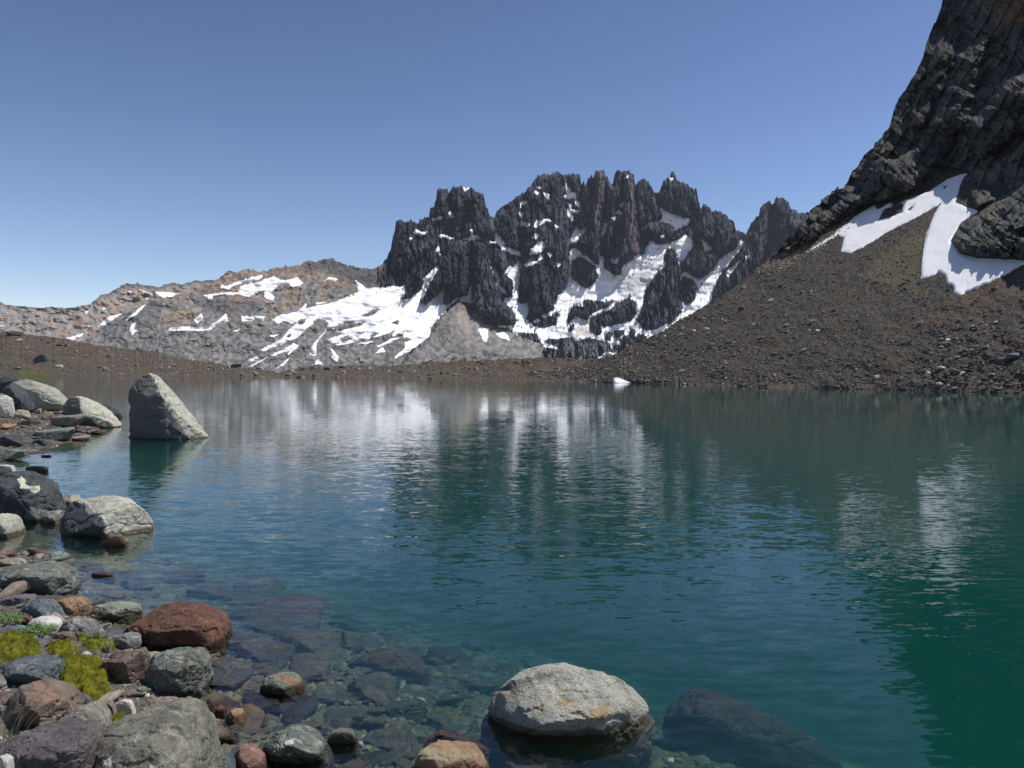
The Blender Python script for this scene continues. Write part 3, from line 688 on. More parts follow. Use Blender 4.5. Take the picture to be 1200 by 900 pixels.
# near buttress at the right edge
NB = [(1145,249),(1170,233),(1200,214),(1260,200),(1400,240),(1400,330),(1300,318),(1200,305.5),(1145,302.5),(1126,296),(1114,284),(1124,262)]
nb = sdf(X4, Y4, NB, 60)
cliff = np.maximum(cliff, smooth(0, 5, nb))
D4 = D4 - 6 * (1 - np.exp(-np.clip(nb, 0, None) / 10))
UP = [(1128,204),(1136,190),(1200,170),(1600,60),(1600,-400),(1150,-400),(1135,0),(1100,90),(1085,150),(1110,190)]
up = sdf(X4, Y4, UP, 60)
D4 = D4 - 4 * (1 - np.exp(-np.clip(up, 0, None) / 25))
for q, (poly, am) in enumerate([([(1020,240),(1040,190),(1075,170),(1100,120),(1120,60),(1160,40),(1140,130),(1110,185),(1080,215),(1050,232)], 6),
      ([(940,290),(960,250),(1000,225),(1020,190),(1045,165),(1050,200),(1020,238),(975,262)], 5), ([(1130,150),(1180,90),(1260,60),(1280,120),(1190,160),(1150,190)], 7),
      ([(1060,150),(1085,90),(1100,40),(1125,30),(1110,100),(1085,150)], 5)]):
    s = sdf(X4 + noise3(X4 / 9, Y4 / 9, 0, 150 + q) * 5, Y4, poly, 40); D4 = D4 - am * (1 - np.exp(-np.clip(s, 0, None) / 6))
rot = (X4 * 0.62 + Y4 * 0.78); rot2 = (X4 * 0.78 - Y4 * 0.62)
dgx = (X4 * 0.5 - Y4 * 0.86) + noise3(X4 / 60, Y4 / 60, 0, 119) * 8; dgy = (X4 * 0.86 + Y4 * 0.5) + noise3(X4 / 50, Y4 / 50, 0, 118) * 9
step = (dgy / 15.0) % 1.0; step2 = ((dgy * 0.8 - dgx * 0.5 + noise3(X4 / 30, Y4 / 30, 0, 117) * 7) / 9.0) % 1.0
ck = ridged(dgy / 34, dgx / 90, 0, 3, 120) * 2.2 + fbm(X4 / 60, Y4 / 50, 0, 3, 121, 0.45) * 3.4 + (step ** 3) * 1.0 + fbm(X4 / 7, Y4 / 9, 0, 4, 122, 0.6) * 0.5 + plates(dgx / 9, dgy / 34, None, 6) * 1.15 + plates(dgx / 4, dgy / 13, None, 7) * 0.7 + plates(dgx / 24, dgy / 70, None, 8) * 2.0
sr = fbm(X4 / 50, Y4 / 30, 0, 3, 123) * 0.9 + fbm(X4 / 5, Y4 / 4, 0, 3, 124) * 0.18
I1 = fr('i', [(60,368),(165,300),(210,265),(260,225),(325,188),(335,205),(385,178),(400,192),(440,168),(520,140),(590,95),(662,70),(640,102),(600,150),(560,185),(470,235),(380,280),(300,330),(240,360),(205,357),(217,300),(190,298),(130,333)])
I2 = fr('i', [(560,190),(640,105),(618,178),(702,210),(640,250),(600,320),(640,366),(700,381),(869,390),(960,392),(869,402),(800,440),(700,490),(640,513),(616,507),(610,480),(590,470),(585,445),(560,430),(540,440),(495,456),(500,380),(515,290),(545,220)])
sn4 = np.maximum(sdf(X4, Y4, I1, 8), sdf(X4, Y4, I2, 8))
for p in ([(338,243),(360,200),(430,178),(428,215),(380,232)],[(440,205),(470,185),(455,210)],[(570,120),(600,110),(580,130)]):
    sn4 = np.minimum(sn4, -sdf(X4, Y4, fr('i', p), 8))
sn4 = np.where(sn4 > -8, sn4 + noise3(X4 / 2.6, Y4 / 2.6, 0, 125) * 0.55 + noise3(X4 / 6, Y4 / 6, 0, 126) * 0.7, sn4)
m4 = smooth(-0.5, 2.5, sn4)
ends = smooth(0, 0.03, t4)[:, None]
D4 = D4 - (cliff * ck * (1 - m4) + (1 - cliff) * sr * (1 - 0.7 * m4)) * ends
P4 = at_depth(X4, Y4, D4)
q1 = fbm(X4 / 30, Y4 / 24, 0, 4, 130); q2 = fbm(X4 / 5, Y4 / 4, 0, 4, 131); q3 = fbm(rot / 14, rot2 / 50, 0, 4, 132)
ccl = lerp3((0.048, 0.051, 0.055), (0.112, 0.111, 0.109), smooth(-0.5, 0.6, q2 + q1 * 0.6))
ccl = lerp3(ccl, (0.145, 0.125, 0.085), 0.7 * smooth(0.15, 0.7, q1 + q2 * 0.3))
ccl = lerp3(ccl, (0.19, 0.185, 0.18), 0.55 * smooth(0.2, 0.6, q3))
ccl = lerp3(ccl, (0.19, 0.115, 0.05), 0.6 * smooth(-6, 10, sdf(X4, Y4, [(1160,-10),(1200,-10),(1215,30),(1180,40),(1160,20)], 20) + q2 * 8))
ccl = lerp3(ccl, (0.055, 0.068, 0.045), 0.6 * smooth(0.1, 0.6, -q1) * smooth(1060, 1130, X4))
tal = smooth(2, 12, 22 - np.abs(Y4 - foot_py - 2)) * smooth(975, 950, X4)
ccl = lerp3(ccl, (0.30, 0.24, 0.17), 0.75 * smooth(-0.2, 0.4, q2) * tal)
csc = lerp3((0.060, 0.055, 0.050), (0.105, 0.094, 0.082), smooth(-0.5, 0.5, q2))
csc = lerp3(csc, (0.115, 0.082, 0.060), 0.5 * smooth(0.1, 0.6, fbm(X4 / 60, Y4 / 26, 0, 4, 134)))
csc = lerp3(csc, (0.13, 0.115, 0.07), 0.8 * smooth(-4, 8, sdf(X4, Y4, [(1000,330),(1040,290),(1080,262),(1090,270),(1075,330),(1085,345),(1040,340)], 14) + q2 * 8))
csc = lerp3(csc, (0.14, 0.10, 0.07), 0.5 * smooth(-4, 8, sdf(X4, Y4, [(1085,375),(1110,345),(1180,318),(1260,305),(1260,350),(1150,370)], 14) + q2 * 8))
csc = lerp3(csc, (0.17, 0.135, 0.10), 0.6 * smooth(0.05, 0.0, t4)[:, None])
csc = csc * 1.14
c4 = lerp3(csc, ccl, np.maximum(cliff, tal * 0.7))
M_CL = mat_terrain('cliff_rock', 0.25, 0.45, 0.6)
M_SC = mat_terrain('scree_gravel', 1.6, 0.22, 0.8)
P4f = closed(P4, [(10, 0.97), (60, 0.5), (140, 0.0)])
c4f = np.concatenate([c4, np.repeat(c4[-1:], 3, 0)], 0)
cf = cliff[:-1, :-1] > 0.5
cff = np.concatenate([cf, np.repeat(cf[-1:], 3, 0)], 0)
nbm = (nb[:-1, :-1] > 0); nbf = np.concatenate([nbm, np.repeat(nbm[-1:], 3, 0)], 0)
scree_o = tag(empty('scree_slope', (60, 100, 0)), 'brown scree slope with snow patches falling to the right shore', None, None, 'structure')
part_inv(grid_part('gravel_slope', P4f, ~cff, M_SC, None, c4f), scree_o)
cliff_o = tag(empty('cliff', (140, 180, 30)), 'tall dark cliff rising out of the picture on the right', None, None, 'structure')
part_inv(grid_part('rock_face', P4f, cff & ~nbf, M_CL, None, c4f), cliff_o)
part_inv(grid_part('rock_buttress', P4f, cff & nbf, M_CL, None, c4f), cliff_o)
M_SNOW2 = mat_snow('slope_snow', 0.25, 0.12, 0.3)
ds = np.clip((X4 - 1090) / 60, 0, 1)
snow_sheet(P4, D4, X4, Y4, sn4, 0.28, M_SNOW2, lambda x: scree_o, None, 'snow_patch', ('snow_field', 3000))
# ------------------------------------------------------------------ near shore, lake bed and lake
LAND_PX = [(-500,441.5),(28,444.5),(58,462),(80,480),(108,492),(118,502),(100,512),(70,520),(40,528),(24,533),(4,540),(-8,556),(-14,585),(-22,606),(-24,630),(-4,646),(20,652),(62,660),(80,690),(100,704),(118,727),(132,742),(160,765),(236,775),(222,800),(238,826),(244,838),(256,866),(262,892),(300,925),(420,965),(640,1030),(900,1150),(1400,1500)]
LP = at_z(np.array([p[0] for p in LAND_PX]), np.array([p[1] for p in LAND_PX]), 0.0)[:, :2]
LAND = [tuple(p) for p in LP] + [(4.0, 0.6), (9.0, -3.0), (20, -30), (-520, -30)]
def ground_z(x, y, noise=True):
    x = np.asarray(x, float); y = np.asarray(y, float)
    s = sdf(x, y, LAND)
    # the left hand cluster lies far off, so it may climb higher
    land = 0.16 * np.clip(s, 0, None) ** 0.9
    land = 1.05 * (1 - np.exp(-land / 1.05)) + 0.03 * smooth(0, 0.2, s)
    d = np.clip(-s, 0, None)
    water = -(0.02 + 0.20 * d + 0.028 * np.clip(d - 1.5, 0, None) ** 2)
    water = np.maximum(water, -7.5)
    water = water + (-0.55 - water) * np.exp(-(((x - 4.0) / 1.5) ** 2 + ((y - 4.8) / 1.3) ** 2)) * (water < -0.55)
    z = np.where(s > 0, land, water)
    if noise:
        z = z + fbm(x / 0.9, y / 0.9, 0, 4, 200) * 0.045 + fbm(x / 4, y / 4, 0, 2, 201) * 0.03
    return z
def axis(segs):
    out = []
    for a, b, st in segs: out.append(np.arange(a, b, st))
    return np.concatenate(out + [np.array([segs[-1][1]])])
gx = axis([(-560,-80,14),(-80,-32,1.2),(-32,-9,0.5),(-9,3,0.08),(3,20,0.5),(20,80,5),(80,560,20)])
gy = axis([(-30,2,1.0),(2,14,0.08),(14,36,0.3),(36,80,1.0),(80,600,12)])
GX, GY = np.meshgrid(gx, gy)
GZ = ground_z(GX, GY)
isl = (GZ > 0)
gcol = np.zeros(GX.shape + (3,)); g1 = fbm(GX / 0.5, GY / 0.5, 0, 3, 202)
gcol[:] = lerp3((0.085, 0.078, 0.066), (0.15, 0.135, 0.112), smooth(-0.5, 0.5, g1))
bed = lerp3((0.07, 0.062, 0.040), (0.13, 0.115, 0.075), smooth(-0.6, 0.6, fbm(GX / 1.3, GY / 1.3, 0, 3, 203)))
bed = lerp3(bed, (0.21, 0.20, 0.085), smooth(1.6, 3.2, GX) * smooth(9, 7, GY))
gcol = lerp3(gcol, bed, smooth(0.02, -0.12, GZ))
M_GR = mat_terrain('shore_gravel', 9.0, 0.02, 0.6)
tag(grid_part('lake_bed', np.stack([GX, GY, GZ], -1), np.ones((len(gy) - 1, len(gx) - 1), bool), M_GR, None, gcol, True), 'stony lake bed and low shore rising at the left', None, None, 'structure')
# the land beyond everything, out to the horizon
fx_ = np.array([-4500, 4500.0]); fy_ = np.array([-900, 6500.0])
FX_, FY_ = np.meshgrid(fx_, fy_)
tag(grid_part('ground', np.stack([FX_, FY_, np.full(FX_.shape, -9.0)], -1), np.ones((1, 1), bool), M_MOR, None, np.full(FX_.shape + (3,), 0.12)), 'valley floor stretching to the horizon', None, None, 'structure')

# water surface: fresnel reflection over water that turns milky teal with depth
t = NT('lake_water')
pp = t.pos()
def slope(scale, stretch, amp, seed, detail=2.0):
    v = t.vmath('ADD', t.vmath('MULTIPLY', pp, (1.0 / stretch, 1.0, 1.0)), (seed, seed * 0.7, 0))
    c = t.noise(v, scale, detail, 0.55, 0.35, True)
    return t.vmath('MULTIPLY', t.vmath('SUBTRACT', c, (0.5, 0.5, 0.5)), (amp * 0.45, amp, 0.0))
sl_ = slope(9.0, 3.2, 0.20, 3.1)
sl_ = t.vmath('ADD', sl_, slope(3.4, 3.0, 0.09, 11.7))
sl_ = t.vmath('ADD', sl_, slope(0.9, 2.4, 0.03, 5.3))
sl_ = t.vmath('ADD', sl_, slope(22.0, 2.6, 0.17, 23.3))
calm = t.ramp(t.noise(t.vmath('MULTIPLY', pp, (0.35, 1.0, 1.0)), 0.10, 3, 0.6, 0.6), 0.3, 0.62)
sepw = t.n('ShaderNodeSeparateXYZ'); t.set(sepw.inputs[0], pp)
shelt = t.math('SUBTRACT', 1.0, t.math('MULTIPLY', t.ramp(sepw.outputs[1], 9.0, 48.0), 0.78))     # lee of the far shore
amp = t.math('MULTIPLY', t.math('ADD', 0.45, t.math('MULTIPLY', calm, 0.6)), shelt)
sc_n = t.n('ShaderNodeVectorMath', operation='SCALE'); t.set(sc_n.inputs[0], sl_); t.set(sc_n.inputs['Scale'], amp)
nrm = t.vmath('NORMALIZE', t.vmath('ADD', sc_n.outputs[0], (0, 0, 1)))
fr_n = t.n('ShaderNodeFresnel'); fr_n.inputs['IOR'].default_value = 1.33; t.set(fr_n.inputs['Normal'], nrm)
gl_n = t.n('ShaderNodeBsdfGlossy'); gl_n.inputs['Roughness'].default_value = 0.03; t.set(gl_n.inputs['Normal'], nrm)
gl_n.inputs['Color'].default_value = (0.97, 0.98, 1.0, 1)
tr = t.n('ShaderNodeBsdfTransparent')
m2 = t.n('ShaderNodeMixShader'); t.set(m2.inputs[0], fr_n.outputs[0]); t.t.links.new(tr.outputs[0], m2.inputs[1]); t.t.links.new(gl_n.outputs[0], m2.inputs[2])
t.t.links.new(m2.outputs[0], t.out.inputs['Surface'])
# the body of the lake: glacial flour scatters teal, red is swallowed first
va = t.n('ShaderNodeVolumeAbsorption'); va.inputs['Color'].default_value = (0.12, 0.60, 0.58, 1); va.inputs['Density'].default_value = 0.62
vs = t.n('ShaderNodeVolumeScatter'); vs.inputs['Color'].default_value = (0.012, 0.118, 0.102, 1); vs.inputs['Density'].default_value = 0.55; vs.inputs['Anisotropy'].default_value = 0.2
ad = t.n('ShaderNodeAddShader'); t.t.links.new(va.outputs[0], ad.inputs[0]); t.t.links.new(vs.outputs[0], ad.inputs[1])
t.t.links.new(ad.outputs[0], t.out.inputs['Volume'])
sc.cycles.volume_bounces = 1
M_WATER = t.m
xs_ = [-700.0, 700.0]; ys_ = [-25.0, 640.0]
wv_ = [(x, y, z) for z in (0.0, -9.5) for y in ys_ for x in xs_]
wf_ = [(0, 1, 3, 2), (4, 6, 7, 5), (0, 4, 5, 1), (2, 3, 7, 6), (0, 2, 6, 4), (1, 5, 7, 3)]
lk = mk_mesh('lake_water', wv_, wf_, M_WATER)
tag(lk, 'rippled teal mountain lake mirroring the peaks and snow', None, None, 'structure')

# ------------------------------------------------------------------ stones
_ico = {}
def ico(n):
    if n not in _ico:
        bm = bmesh.new(); bmesh.ops.create_icosphere(bm, subdivisions=n, radius=1.0)
        v = np.array([p.co[:] for p in bm.verts]); v /= np.linalg.norm(v, axis=1)[:, None]
        f = np.array([[q.index for q in fc.verts] for fc in bm.faces]); bm.free()
        _ico[n] = (v, f)
    return _ico[n]

def radial(dirs, N, h, p):
    """soft-edged convex body bounded by planes N.x = h, as a radius per direction"""
    q = np.clip(dirs @ N.T / h[None], 0, None)
    m_ = q.max(1, keepdims=True)
    return (1.0 / m_[:, 0]) * ((q / m_) ** p).sum(1) ** (-1.0 / p)

def hull_planes(pts):
    bm = bmesh.new()
    for q in pts: bm.verts.new(q)
    r = bmesh.ops.convex_hull(bm, input=bm.verts)
    bm.normal_update()
    N = []; h = []
    for f in bm.faces:
        if f.calc_area() < 1e-9: continue
        n = f.normal.copy(); c = f.calc_center_median(); d = n.dot(c)
        if d < 0: n = -n; d = -d
        N.append(n[:]); h.append(max(d, 1e-3))
    bm.free()
    N = np.array(N); h = np.array(h); keep = []
    for i in range(len(N)):
        if not any(N[i] @ N[j] > 0.995 and abs(h[i] - h[j]) < 0.02 * h[j] + 1e-3 for j in keep): keep.append(i)
    return N[keep], h[keep]

def chip(N, h, size, n, seed, lo=0.93):
    """knock small flat chips off the edges of a convex body"""
    r_ = np.random.default_rng(seed)
    M = r_.normal(size=(n, 3)); M /= np.linalg.norm(M, axis=1)[:, None]
    pts_d = r_.normal(size=(1500, 3)); pts_d = pts_d * size; pts_d /= np.linalg.norm(pts_d, axis=1)[:, None]
    rr = 1.0 / (np.clip(pts_d @ N.T / h[None], 1e-6, None)).max(1)
    q = pts_d * rr[:, None]
    sup = (q @ M.T).max(0)
    return np.vstack([N, M]), np.concatenate([h, sup * r_.uniform(lo, 1.0, n)])

def stone_surface(dirs, r, size, seed, rough=0.04, cracks=True):
    v = dirs * r[:, None]
    q = v / size
    n = fbm(q[:, 0] * 3.6 + seed * 3.7, q[:, 1] * 3.6 + seed, q[:, 2] * 3.6, 4, int(seed) % 97, 0.55)
    rg = ridged(q[:, 0] * 2.7 + seed, q[:, 1] * 2.7 + seed * 2.1, q[:, 2] * 2.7, 4, int(seed) % 89 + 5)
    ch = np.clip(np.abs(noise3(q[:, 0] * 1.6 + seed, q[:, 1] * 2.6, q[:, 2] * 3.2 + seed, 7)) - 0.02, 0, 0.09) / 0.09   # split lines
    pl = plates(q[:, 0] * 3.2 + seed, q[:, 1] * 3.2, q[:, 2] * 3.2 + seed * 1.3, int(seed) % 50, 1.0) * 0.030 + plates(q[:, 0] * 7.5 + seed, q[:, 1] * 7.5, q[:, 2] * 7.5, int(seed) % 50 + 3, 1.0) * 0.012
    if cracks: n = n + pl / max(rough, 1e-3)
    disp = 1 + rough * 0.6 * (n - pl / max(rough, 1e-3) * cracks) + pl * cracks + rough * 0.45 * (rg - 0.6) - (0.035 * (1 - ch) if cracks else 0)
    return v * disp[:, None]

STONES = []
def hero(outline, front, thick, mat, label, name='boulder', base=None, z0=None, sub=6, p=16, rough=0.035, sink=0.12, back=0.8, group=None, seed=None, backshift=0.0, lo=0.83):
    """outline: silhouette in photo px; front: (px, py, metres towards the camera); thick: depth of the stone in metres"""
    O = np.array(outline, float)
    bx = O[:, 0].mean(); by = O[:, 1].max() if base is None else base
    if z0 is None:
        z = 0.0
        for _ in range(6):
            g = at_z(bx, by, z); z = float(ground_z(g[0], g[1], False)); z = max(z, 0.0)
        z0 = z
    D = float(at_z(bx, by, z0)[1])
    Dc = D + thick * 0.38 + backshift
    pts = [at_depth(x, y, Dc) for x, y in O]
    cen = np.mean(pts, 0)
    for x, y, dy in front:
        pts.append(at_depth(x, y, Dc - dy))
    ptsb = []
    for q in pts[:len(O)]:
        b = cen + (q - cen) * np.array([0.66, 1, 0.62]); b[1] += thick * 0.55 * back; b[2] = min(b[2], q[2]); ptsb.append(b)
    pts += ptsb
    low = [q for q in pts[:len(O)] if q[2] < z0 + 0.45 * (max(pp_[2] for pp_ in pts) - z0)]
    for q in low:
        b = q.copy(); b[2] = z0 - sink * 2; pts.append(b)
        b = q.copy(); b[2] = z0 - sink * 2; b[1] += thick * 0.5; pts.append(b)
    pts = np.array(pts)
    c = np.array([pts[:, 0].mean(), (pts[:, 1].min() + pts[:, 1].max()) / 2, (pts[:, 2].min() + pts[:, 2].max()) / 2])
    N, h = hull_planes(pts - c)
    size = (pts.max(0) - pts.min(0)) / 2
    dirs, fc = ico(sub)
    dd = dirs * size; dd /= np.linalg.norm(dd, axis=1)[:, None]
    sd_ = seed if seed is not None else (len(STONES) * 7.3 + 1.0)
    N, h = chip(N, h, size, 22, int(sd_ * 10) + 3, lo if p > 12 else 0.96)
    r = radial(dd, N, h, p * (5 if p > 12 else 2))
    v = stone_surface(dd, r, size.max(), sd_, rough)
    # keep the outline where it was after the soft edges have shrunk it
    org = np.array([c[0], c[1], z0])
    o = mk_mesh(name, v + (c - org), fc, ROCK[mat], None, None, p <= 12)
    o.location = org
    tag(o, label, 'boulder' if 'boulder' in name else 'stone', group)
    STONES.append(o)
    return o

def stone(cx, cy, w, h, mat, label=None, name='stone', depth=None, rot=0.0, sub=4, group=None, p=14, z0=None, rough=0.05, seed=None, top=None, under=False):
    """a stone filling an ellipse w x h px around (cx, cy), resting on the ground"""
    by = cy + h * 0.42
    if z0 is None:
        z = 0.0
        for _ in range(6):
            g = at_z(cx, by, z); z = float(ground_z(g[0], g[1], False)); z = z if under else max(z, -0.06)
        z0 = z
    g = at_z(cx, by, z0); D = float(g[1])
    sx = w / F * D * 0.5
    # apparent height mixes the height and the depth foreshortened by the downward view
    el = (by - HOR) / F
    hh = h / F * D
    dpt = (depth if depth else sx * 0.85)
    sz = max(0.5 * (hh - 2 * dpt * el) / 1.0, 0.28 * hh, 0.25 * sx)
    return raw_stone(g[0], D + dpt * 0.8, z0, sx, dpt, sz, mat, label, name, rot, sub, group, p, rough, seed)

def raw_stone(x, y, z0, sx, sy, sz, mat, label, name, rot=0.0, sub=4, group=None, p=14, rough=0.05, seed=None, cat='stone'):
    r_ = np.random.default_rng(int(seed * 100) if seed is not None else len(STONES) * 31 + 5)
    k = r_.integers(6, 11)
    N = r_.normal(size=(k, 3)); N[:, 2] *= 0.8; N /= np.linalg.norm(N, axis=1)[:, None]
    N = np.vstack([N, np.eye(3), -np.eye(3)]); h = np.concatenate([r_.uniform(0.45, 0.9, k), np.full(6, 0.97)])
    dirs, fc = ico(sub)
    rr = radial(dirs, N, h, p * 4)
    v = stone_surface(dirs, rr, 1.0, len(STONES) * 1.7 + 2, rough, sub >= 4) * np.array([sx, sy, sz])
    o = mk_mesh(name, v, fc, ROCK[mat], None, None, sub >= 3)
    o.location = (x, y, z0 + sz * 0.62)
    o.rotation_euler = (r_.uniform(-0.12, 0.12), r_.uniform(-0.15, 0.15) + rot, r_.uniform(-0.5, 0.5))
    tag(o, label, cat, group)
    STONES.append(o)
    return o

# --- boulders standing in the water
hero([(151,457.5),(160,449),(164,439),(176,433),(185,439),(200,456),(217,480),(244,510),(232,515),(212,517),(175,515),(152,512),(151,482)],
     [(176,446,0.25),(181,455,0.45),(168,463,0.78),(190,463,0.85),(214,495,0.75),(221,511,0.6),(196,513,0.95),(170,512,0.6),(158,470,0.3)], 2.0, 'pale', 'tall pointed grey boulder standing alone in the lake near the left shore', base=515, p=26, rough=0.028, sink=0.5)
hero([(564,834),(582,808),(596,794),(630,781),(670,781),(698,788),(730,798),(750,814),(767,830),(765,838),(742,850),(706,858),(662,864),(620,872),(604,862),(585,850),(566,842)],
     [(610,835,0.3),(640,845,0.42),(690,842,0.42),(735,830,0.25),(650,800,0.12),(700,808,0.15)], 0.85, 'granite', 'big pale granite boulder with ochre stains rising from the water at the bottom centre', base=862, p=24, rough=0.04, sink=0.25, lo=0.92)
hero([(73.5,593),(81,587.5),(93,587),(108,583),(132,581),(151.5,582),(165,589),(173,608),(168,615),(142.5,622),(126,629),(111,634),(90,631),(73.5,625),(62,617),(68,602)],
     [(100,604,0.4),(112,606,0.5),(124,623,0.5),(90,615,0.45),(140,600,0.3)], 1.2, 'pale', 'pale streaked boulder with a dark left face lying in the water by the black boulder', base=630, p=22, rough=0.03, sink=0.3)
hero([(133.5,744),(150,730),(157.5,719),(169.5,711),(192,708),(219,709),(240,714),(255,724),(265.5,733),(275,750),(273,758),(259.5,766),(225,764),(195,760),(165,753),(145,749)],
     [(180,735,0.3),(215,740,0.42),(250,745,0.3),(200,718,0.15),(235,722,0.2)], 0.95, 'rust', 'large rounded rusty red boulder at the edge of the water', base=766, p=14, rough=0.028, sink=0.2)
hero([(-14,556),(9,551),(24,549.5),(36,553),(49.5,562),(60,576),(61,583),(58.5,595),(49.5,600),(30,610),(0,616),(-22,614),(-30,580)],
     [(5,575,0.45),(28,566,0.4),(35,590,0.5),(10,600,0.5),(50,580,0.25)], 1.5, 'dark', 'rounded black boulder with a white lichen blotch at the left edge', base=613, p=16, rough=0.03, sink=0.3)
hero([(-14,480),(-6,462),(4,461),(11,466),(9,480),(0,484)], [(0,472,0.3)], 1.2, 'white', 'small white boulder cut off by the left edge behind the dark slab', z0=0.7, sub=5)
hero([(12.7,447.5),(20,445),(30.7,444),(44,448),(58.7,453.7),(62.7,461),(73,470),(73,475),(65,476.5),(53,473),(42.7,474.5),(32,468),(25,459),(20,453)],
     [(38,458,0.6),(55,468,0.6),(45,464,0.7)], 2.8, 'pale', 'broad pale boulder with a flat sloping top in the far left rock pile', base=477, z0=0.7, p=22, rough=0.025, sub=6)
hero([(73,476),(80,466),(92,464),(101,465.5),(114.7,474),(128,485),(135,498),(123,500.5),(113,500),(104,503),(96,498),(81,487)],
     [(94,466,0.5),(97,484,0.9),(113,494,0.6),(84,478,0.5)], 2.2, 'pale', 'cream topped wedge boulder overhanging the water in the far left rock pile', base=500, z0=0.1, p=24, rough=0.025)
hero([(114,474),(120,472.5),(127,473.5),(135,478),(142,487),(133,490.5),(122,488)], [(128,483,0.3)], 1.2, 'dark', 'low dark slab at the water just right of the cream wedge boulder', base=490, z0=0.0, sub=5)
hero([(3,452),(12,446),(20,452),(27,462),(31,478),(18,480),(11,470),(4,464)], [(14,458,0.4),(22,470,0.5)], 1.8, 'dark', 'tall dark slab leaning left of the broad pale boulder', z0=0.8, base=480, p=24, sub=5)
hero([(-12,452),(-2,444),(6,440),(14,442),(26,444),(20,450),(8,456)], [(4,448,0.4)], 2.5, 'dark', 'dark rocks heaped behind the white boulder at the left edge', z0=0.9, base=458, sub=5)
hero([(-6,668),(15,666),(34.5,660),(50,660),(66,662),(82.5,673),(81,683),(74,700),(42,703),(0,706),(-20,700)], [(20,676,0.45),(50,676,0.5),(70,680,0.4),(40,690,0.35),(5,680,0.4)], 1.0, 'green', 'big dark green grey block with a shaded front above the orange rock', z0=0.02, base=704, p=20, sink=0.15)
hero([(34.5,661),(43.5,653),(60,647),(77,654),(68,663)], [(58,655,0.15)], 0.7, 'green', 'pointed green grey rock in the water behind the big dark block', base=664, z0=0.0, sub=5)
hero([(-20,612),(-9,604),(0,600.5),(9,605),(16,617),(16,627),(4.5,633),(-14,634)], [(0,615,0.25)], 0.9, 'pale', 'round yellowish white boulder at the left edge below the black boulder', base=633, z0=0.0, p=10, sub=5)
hero([(64.5,592),(72,585),(84,579),(94,587),(90,596),(72,597)], [(82,587,0.2)], 0.7, 'tan', 'small tan topped rock just behind the pale streaked boulder', base=597, z0=0.0, sub=5)
hero([(26,603),(34.5,591),(49.5,599),(52,612),(33,613)], [(38,600,0.2)], 0.6, 'green', 'angular grey rock at the foot of the black boulder', base=613, z0=0.0, sub=5)
hero([(46,606),(57,598),(70.5,596),(72,606),(63,616),(46.5,615)], [(60,604,0.2)], 0.6, 'grey', 'flat topped grey rock left of the pale streaked boulder', base=615, z0=0.0, sub=5)
hero([(28,548),(30,546),(45,547),(56,546.5),(50,551),(38,554)], [], 0.5, 'dark', 'thin black slab poking out of the water behind the black boulder', base=554, z0=0.0, sub=5, sink=0.1)
hero([(-10,546),(4,544),(12,546),(15,551),(5,554),(-10,553)], [], 0.6, 'white', 'small whitish rock behind the black boulder', base=553, z0=0.1, sub=5)
# --- the bank at the lower left
hero([(55.5,707),(64.5,700.5),(96,701),(101,704.5),(97.5,712),(86,722),(78,725),(66,719)], [(80,708,0.12)], 0.45, 'orange', 'orange brown flat topped rock on the bank', base=724, p=24, sub=5)
hero([(94.5,719.5),(111,710),(130.5,706),(148,707.5),(164,710.5),(163,717),(153,728),(126,729),(102,726)], [(130,716,0.15)], 0.5, 'palegreen', 'low pale mottled slab left of the rusty red boulder', base=728, z0=0.0, p=20, sub=5)
hero([(20,715),(30,705),(48,701.5),(60,708),(70,727),(50,732),(30,732)], [(45,714,0.2)], 0.5, 'bluegrey', 'blue grey angular rock behind the white stone', base=732, p=24, sub=5)
hero([(30,731),(40.5,723),(60,723),(71,731),(65,743),(50,744),(34,742)], [(50,732,0.12)], 0.35, 'white', 'cream white stone half hidden by green plants', base=743, p=12, sub=5)
hero([(66,741),(75,728),(85.5,723.5),(105,728),(117,740),(114,748),(92,754),(76,750)], [(88,736,0.18)], 0.5, 'grey', 'rounded grey stone with pale grass in front', base=752, sub=5)
hero([(51,748),(60,743),(84,741.5),(86,748),(79.5,756),(57,757)], [], 0.3, 'brown', 'flat brown stone below the rounded grey one', base=756, sub=5)
hero([(-16,740),(9,736),(28.5,738.5),(34,745),(29,751),(-16,752)], [(10,742,0.1)], 0.4, 'bluegrey', 'blue grey slab at the left edge above the moss', base=751, sub=5)
hero([(-16,706),(0,704),(18,700),(38,701),(30,711),(14,719),(-16,722)], [], 0.6, 'purple', 'brown grey slab at the left edge under the big dark block', base=718, sub=5)
hero([(92,769),(95,764),(101,763),(106,768),(105,774),(96,775.5),(91,773)], [], 0.16, 'white', 'small white stone on the moss', name='stone', base=775, p=9, sub=4)
hero([(166.5,783),(174,769),(192,763),(237,761.5),(245,774),(236,796),(224,805),(216,815),(186,815),(174,803),(168,792)], [(190,790,0.25),(225,785,0.2),(205,800,0.22),(205,768,0.1)], 0.65, 'green', 'large blue green angular rock in front of the rusty red boulder', base=815, p=26, rough=0.045)
hero([(223.5,810),(231,805.5),(241.5,814),(237,820),(222,820)], [], 0.15, 'green', 'small green stone at the corner of the blue green rock', base=820, sub=4)
hero([(165,760),(175.5,752),(190,754),(206,760),(200,766),(172,769)], [], 0.4, 'olive', 'olive slab squeezed between the rusty boulder and the blue green rock', base=768, sub=5)
hero([(129,747),(150,741.5),(163.5,746.5),(160,757),(147,766),(135,762)], [(150,750,0.1)], 0.35, 'grey', 'light grey rock left of the rusty boulder', base=765, sub=5)
hero([(118,776),(150,764),(169.5,761),(168,775),(162,788),(146,795),(134,803),(127,793)], [(146,776,0.15)], 0.5, 'brown', 'brown speckled slab beside the moss', base=802, p=24, rough=0.05)
